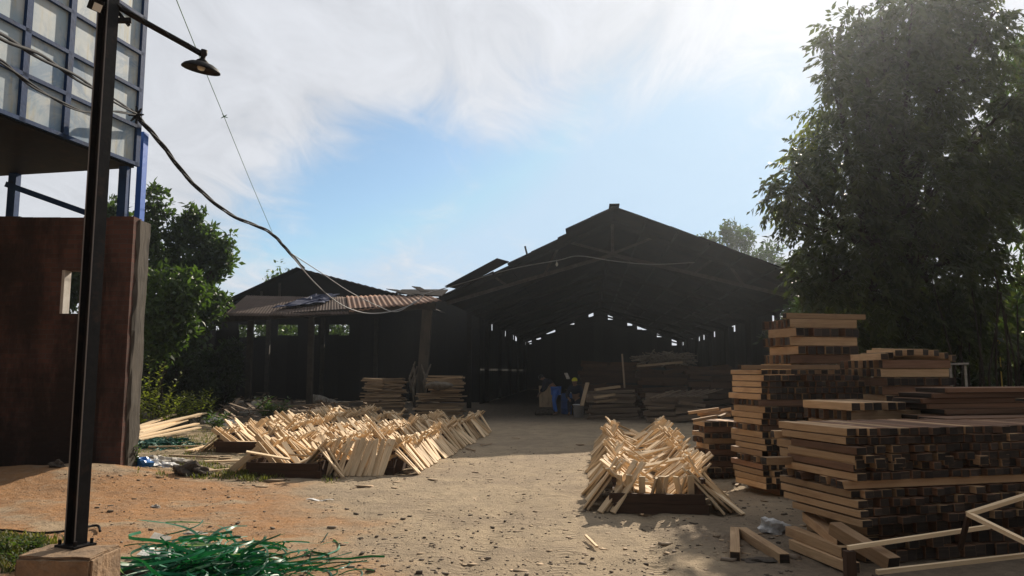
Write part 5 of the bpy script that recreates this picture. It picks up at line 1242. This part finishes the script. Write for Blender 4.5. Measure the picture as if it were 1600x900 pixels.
# ------------------------------------------------------------------ green straps
def ribbons(name, n, cx, cy, rx_, ry_, h, w, mats, label, seed, L=(.3, .8)):
    rr = random.Random(seed); V, Fq, T_, Mi = [], [], [], []
    for _ in range(n):
        p = Vector((cx + rr.gauss(0, .5) * rx_, cy + rr.gauss(0, .5) * ry_, 0)); r2 = ((p.x - cx) / rx_) ** 2 + ((p.y - cy) / ry_) ** 2
        p.z = float(gz(p.x, p.y)) + .01 + h * rr.random() * math.exp(-r2 * 1.3)
        a = rr.uniform(0, 6.28); el_ = rr.gauss(.05, .22); ca, ce = rr.gauss(0, 6.0), rr.gauss(-.6, 1.4); ll = rr.uniform(*L); m = 22; ww = w * rr.uniform(.6, 1.3); tw = rr.uniform(0, 6.28); tone = rr.random(); mi = 0 if rr.random() < .90 else 1; k0 = len(V)
        for i in range(m + 1):
            d = Vector((math.cos(a) * math.cos(el_), math.sin(a) * math.cos(el_), math.sin(el_))); s = d.cross(Vector((0, 0, 1))); s = s.normalized() if s.length > .05 else Vector((1, 0, 0)); nn = s.cross(d)
            ss = s * math.cos(tw) + nn * math.sin(tw); zg = float(gz(p.x, p.y)) + .006
            if p.z < zg: p.z = zg; el_ = abs(el_) * .3
            if p.z > zg + h * 1.05 * math.exp(-r2): el_ = el_ * .6 - .06
            V += [p + ss * ww / 2, p - ss * ww / 2]; p = p + d * ll / m; a += ca * ll / m; el_ += ce * ll / m; tw += rr.gauss(0, .15)
            if i: q = k0 + 2 * i; Fq.append((q - 2, q - 1, q + 1, q)); T_.append(tone); Mi.append(mi)
    me = npmesh(name, np.array([tuple(v) for v in V]), np.array(Fq), mats, T_, True, Mi); return tag(link(name, me), label, None, kind='stuff')
c = G(345, 893)
ribbons('plastic_straps', 330, c.x - .14, c.y - .06, .42, .40, .20, .019, ['strap', 'strap_pale'], 'tangled heap of glossy green plastic straps by the lamp post block', 3, (.45, 1.3))
ribbons('plastic_straps', 32, c.x + .55, c.y - .12, .5, .2, .03, .010, ['strap', 'strap_pale'], 'thin green straps trailing right from the tangled heap', 5, (.4, 1.0))
c2_ = G(250, 697); ribbons('green_netting', 260, c2_.x, c2_.y, .8, .5, .16, .03, ['net', 'strap'], 'dark green netting lying crumpled by the board pile', 6, (.2, .5))
for i, (px, py, mat, lab) in enumerate([(250, 862, 'paper', 'printed paper scrap at the back of the green straps'), (312, 872, 'paper', 'grey card scrap stuck in the green straps'), (232, 888, 'white', 'white paper scrap at the left of the green straps')]):
    q = G(px, py); b = MB(); a = random.uniform(-.4, .4); b.box((q.x, q.y, .12), (.16, .10, .004), Euler((random.uniform(.2, .7), random.uniform(-.3, .3), a)).to_matrix()); tag(b.build('paper_scrap', mat), lab, 'paper')
# ------------------------------------------------------------------ pebbles and chips
def scatter(name, n, mat, label, size, region, seed, flat=.6):
    rr = np.random.default_rng(seed); base = np.array([(-1, -1, -1), (1, -1, -1), (1, 1, -1), (-1, 1, -1), (-1, -1, 1), (1, -1, 1), (1, 1, 1), (-1, 1, 1)], float) * .5
    fc = np.array([(0, 3, 2, 1), (4, 5, 6, 7), (0, 1, 5, 4), (2, 3, 7, 6), (1, 2, 6, 5), (3, 0, 4, 7)])
    px = rr.uniform(region[0], region[2], n * 3); py = region[1] + (region[3] - region[1]) * rr.random(n * 3) ** 1.0
    pts = np.array([tuple(G(a, b_)) for a, b_ in zip(px, py)]); keep = vnoise(pts[:, 0] * 1.4 + 9 + seed, pts[:, 1] * 1.4) + .25 * rr.random(len(pts)) > .55; pts = pts[keep][:n]; m = len(pts)
    sc = size * np.exp(rr.normal(size=m) * .5); dims = np.stack([sc * rr.uniform(.8, 2.2, m), sc, sc * rr.uniform(flat * .5, flat, m)], 1); a = rr.uniform(0, 6.28, m)
    v = base[None] * dims[:, None] * rr.uniform(.55, 1.2, (m, 8, 3)); ca, sa = np.cos(a)[:, None], np.sin(a)[:, None]
    V = np.stack([v[..., 0] * ca - v[..., 1] * sa + pts[:, None, 0], v[..., 0] * sa + v[..., 1] * ca + pts[:, None, 1], v[..., 2] + (gz(pts[:, 0], pts[:, 1]) + dims[:, 2] * .3)[:, None]], -1).reshape(-1, 3)
    Fq = (fc[None] + (np.arange(m) * 8)[:, None, None]).reshape(-1, 4); me = npmesh(name, V, Fq, [mat], np.repeat(rr.random(m), 6)); me.uv_layers.new(name='UVMap')
    tag(link(name, me), label, None, kind='stuff')
scatter('gravel', 2700, 'pebble', 'small stones and bark crumbs on the bare yard', .011, (60, 700, 1300, 905), 3)
scatter('gravel', 190, 'pebble', 'larger dark clods and stones on the bare yard', .021, (100, 705, 1300, 905), 5)
scatter('wood_chip_litter', 420, 'chip', 'pale wood chips scattered by the slats and stacks', .022, (640, 690, 1260, 890), 8, .25)
scatter('wood_chip_litter', 500, 'chip', 'wood chips and crumbs among the weeds at the left', .035, (210, 690, 640, 765), 9, .25)

# ------------------------------------------------------------------ scattering air added over the yard to imitate lens glare
GLARE_VEIL = .00068
m, t = newmat('scattering air'); v = t.n('ShaderNodeVolumePrincipled'); v.inputs['Color'].default_value = (.86, .93, 1.0, 1); v.inputs['Density'].default_value = GLARE_VEIL; v.inputs['Anisotropy'].default_value = .80
o_ = t.n('ShaderNodeOutputMaterial'); t.l(v.outputs[0], o_.inputs['Volume']); M['glare_veil'] = m
b = MB(); b.box((0, 30, 6.5), (130, 130, 15.2)); hz_ = b.build('glare_veil', 'glare_veil'); tag(hz_, 'thin scattering air added over the whole yard to imitate lens glare', None, kind='stuff')
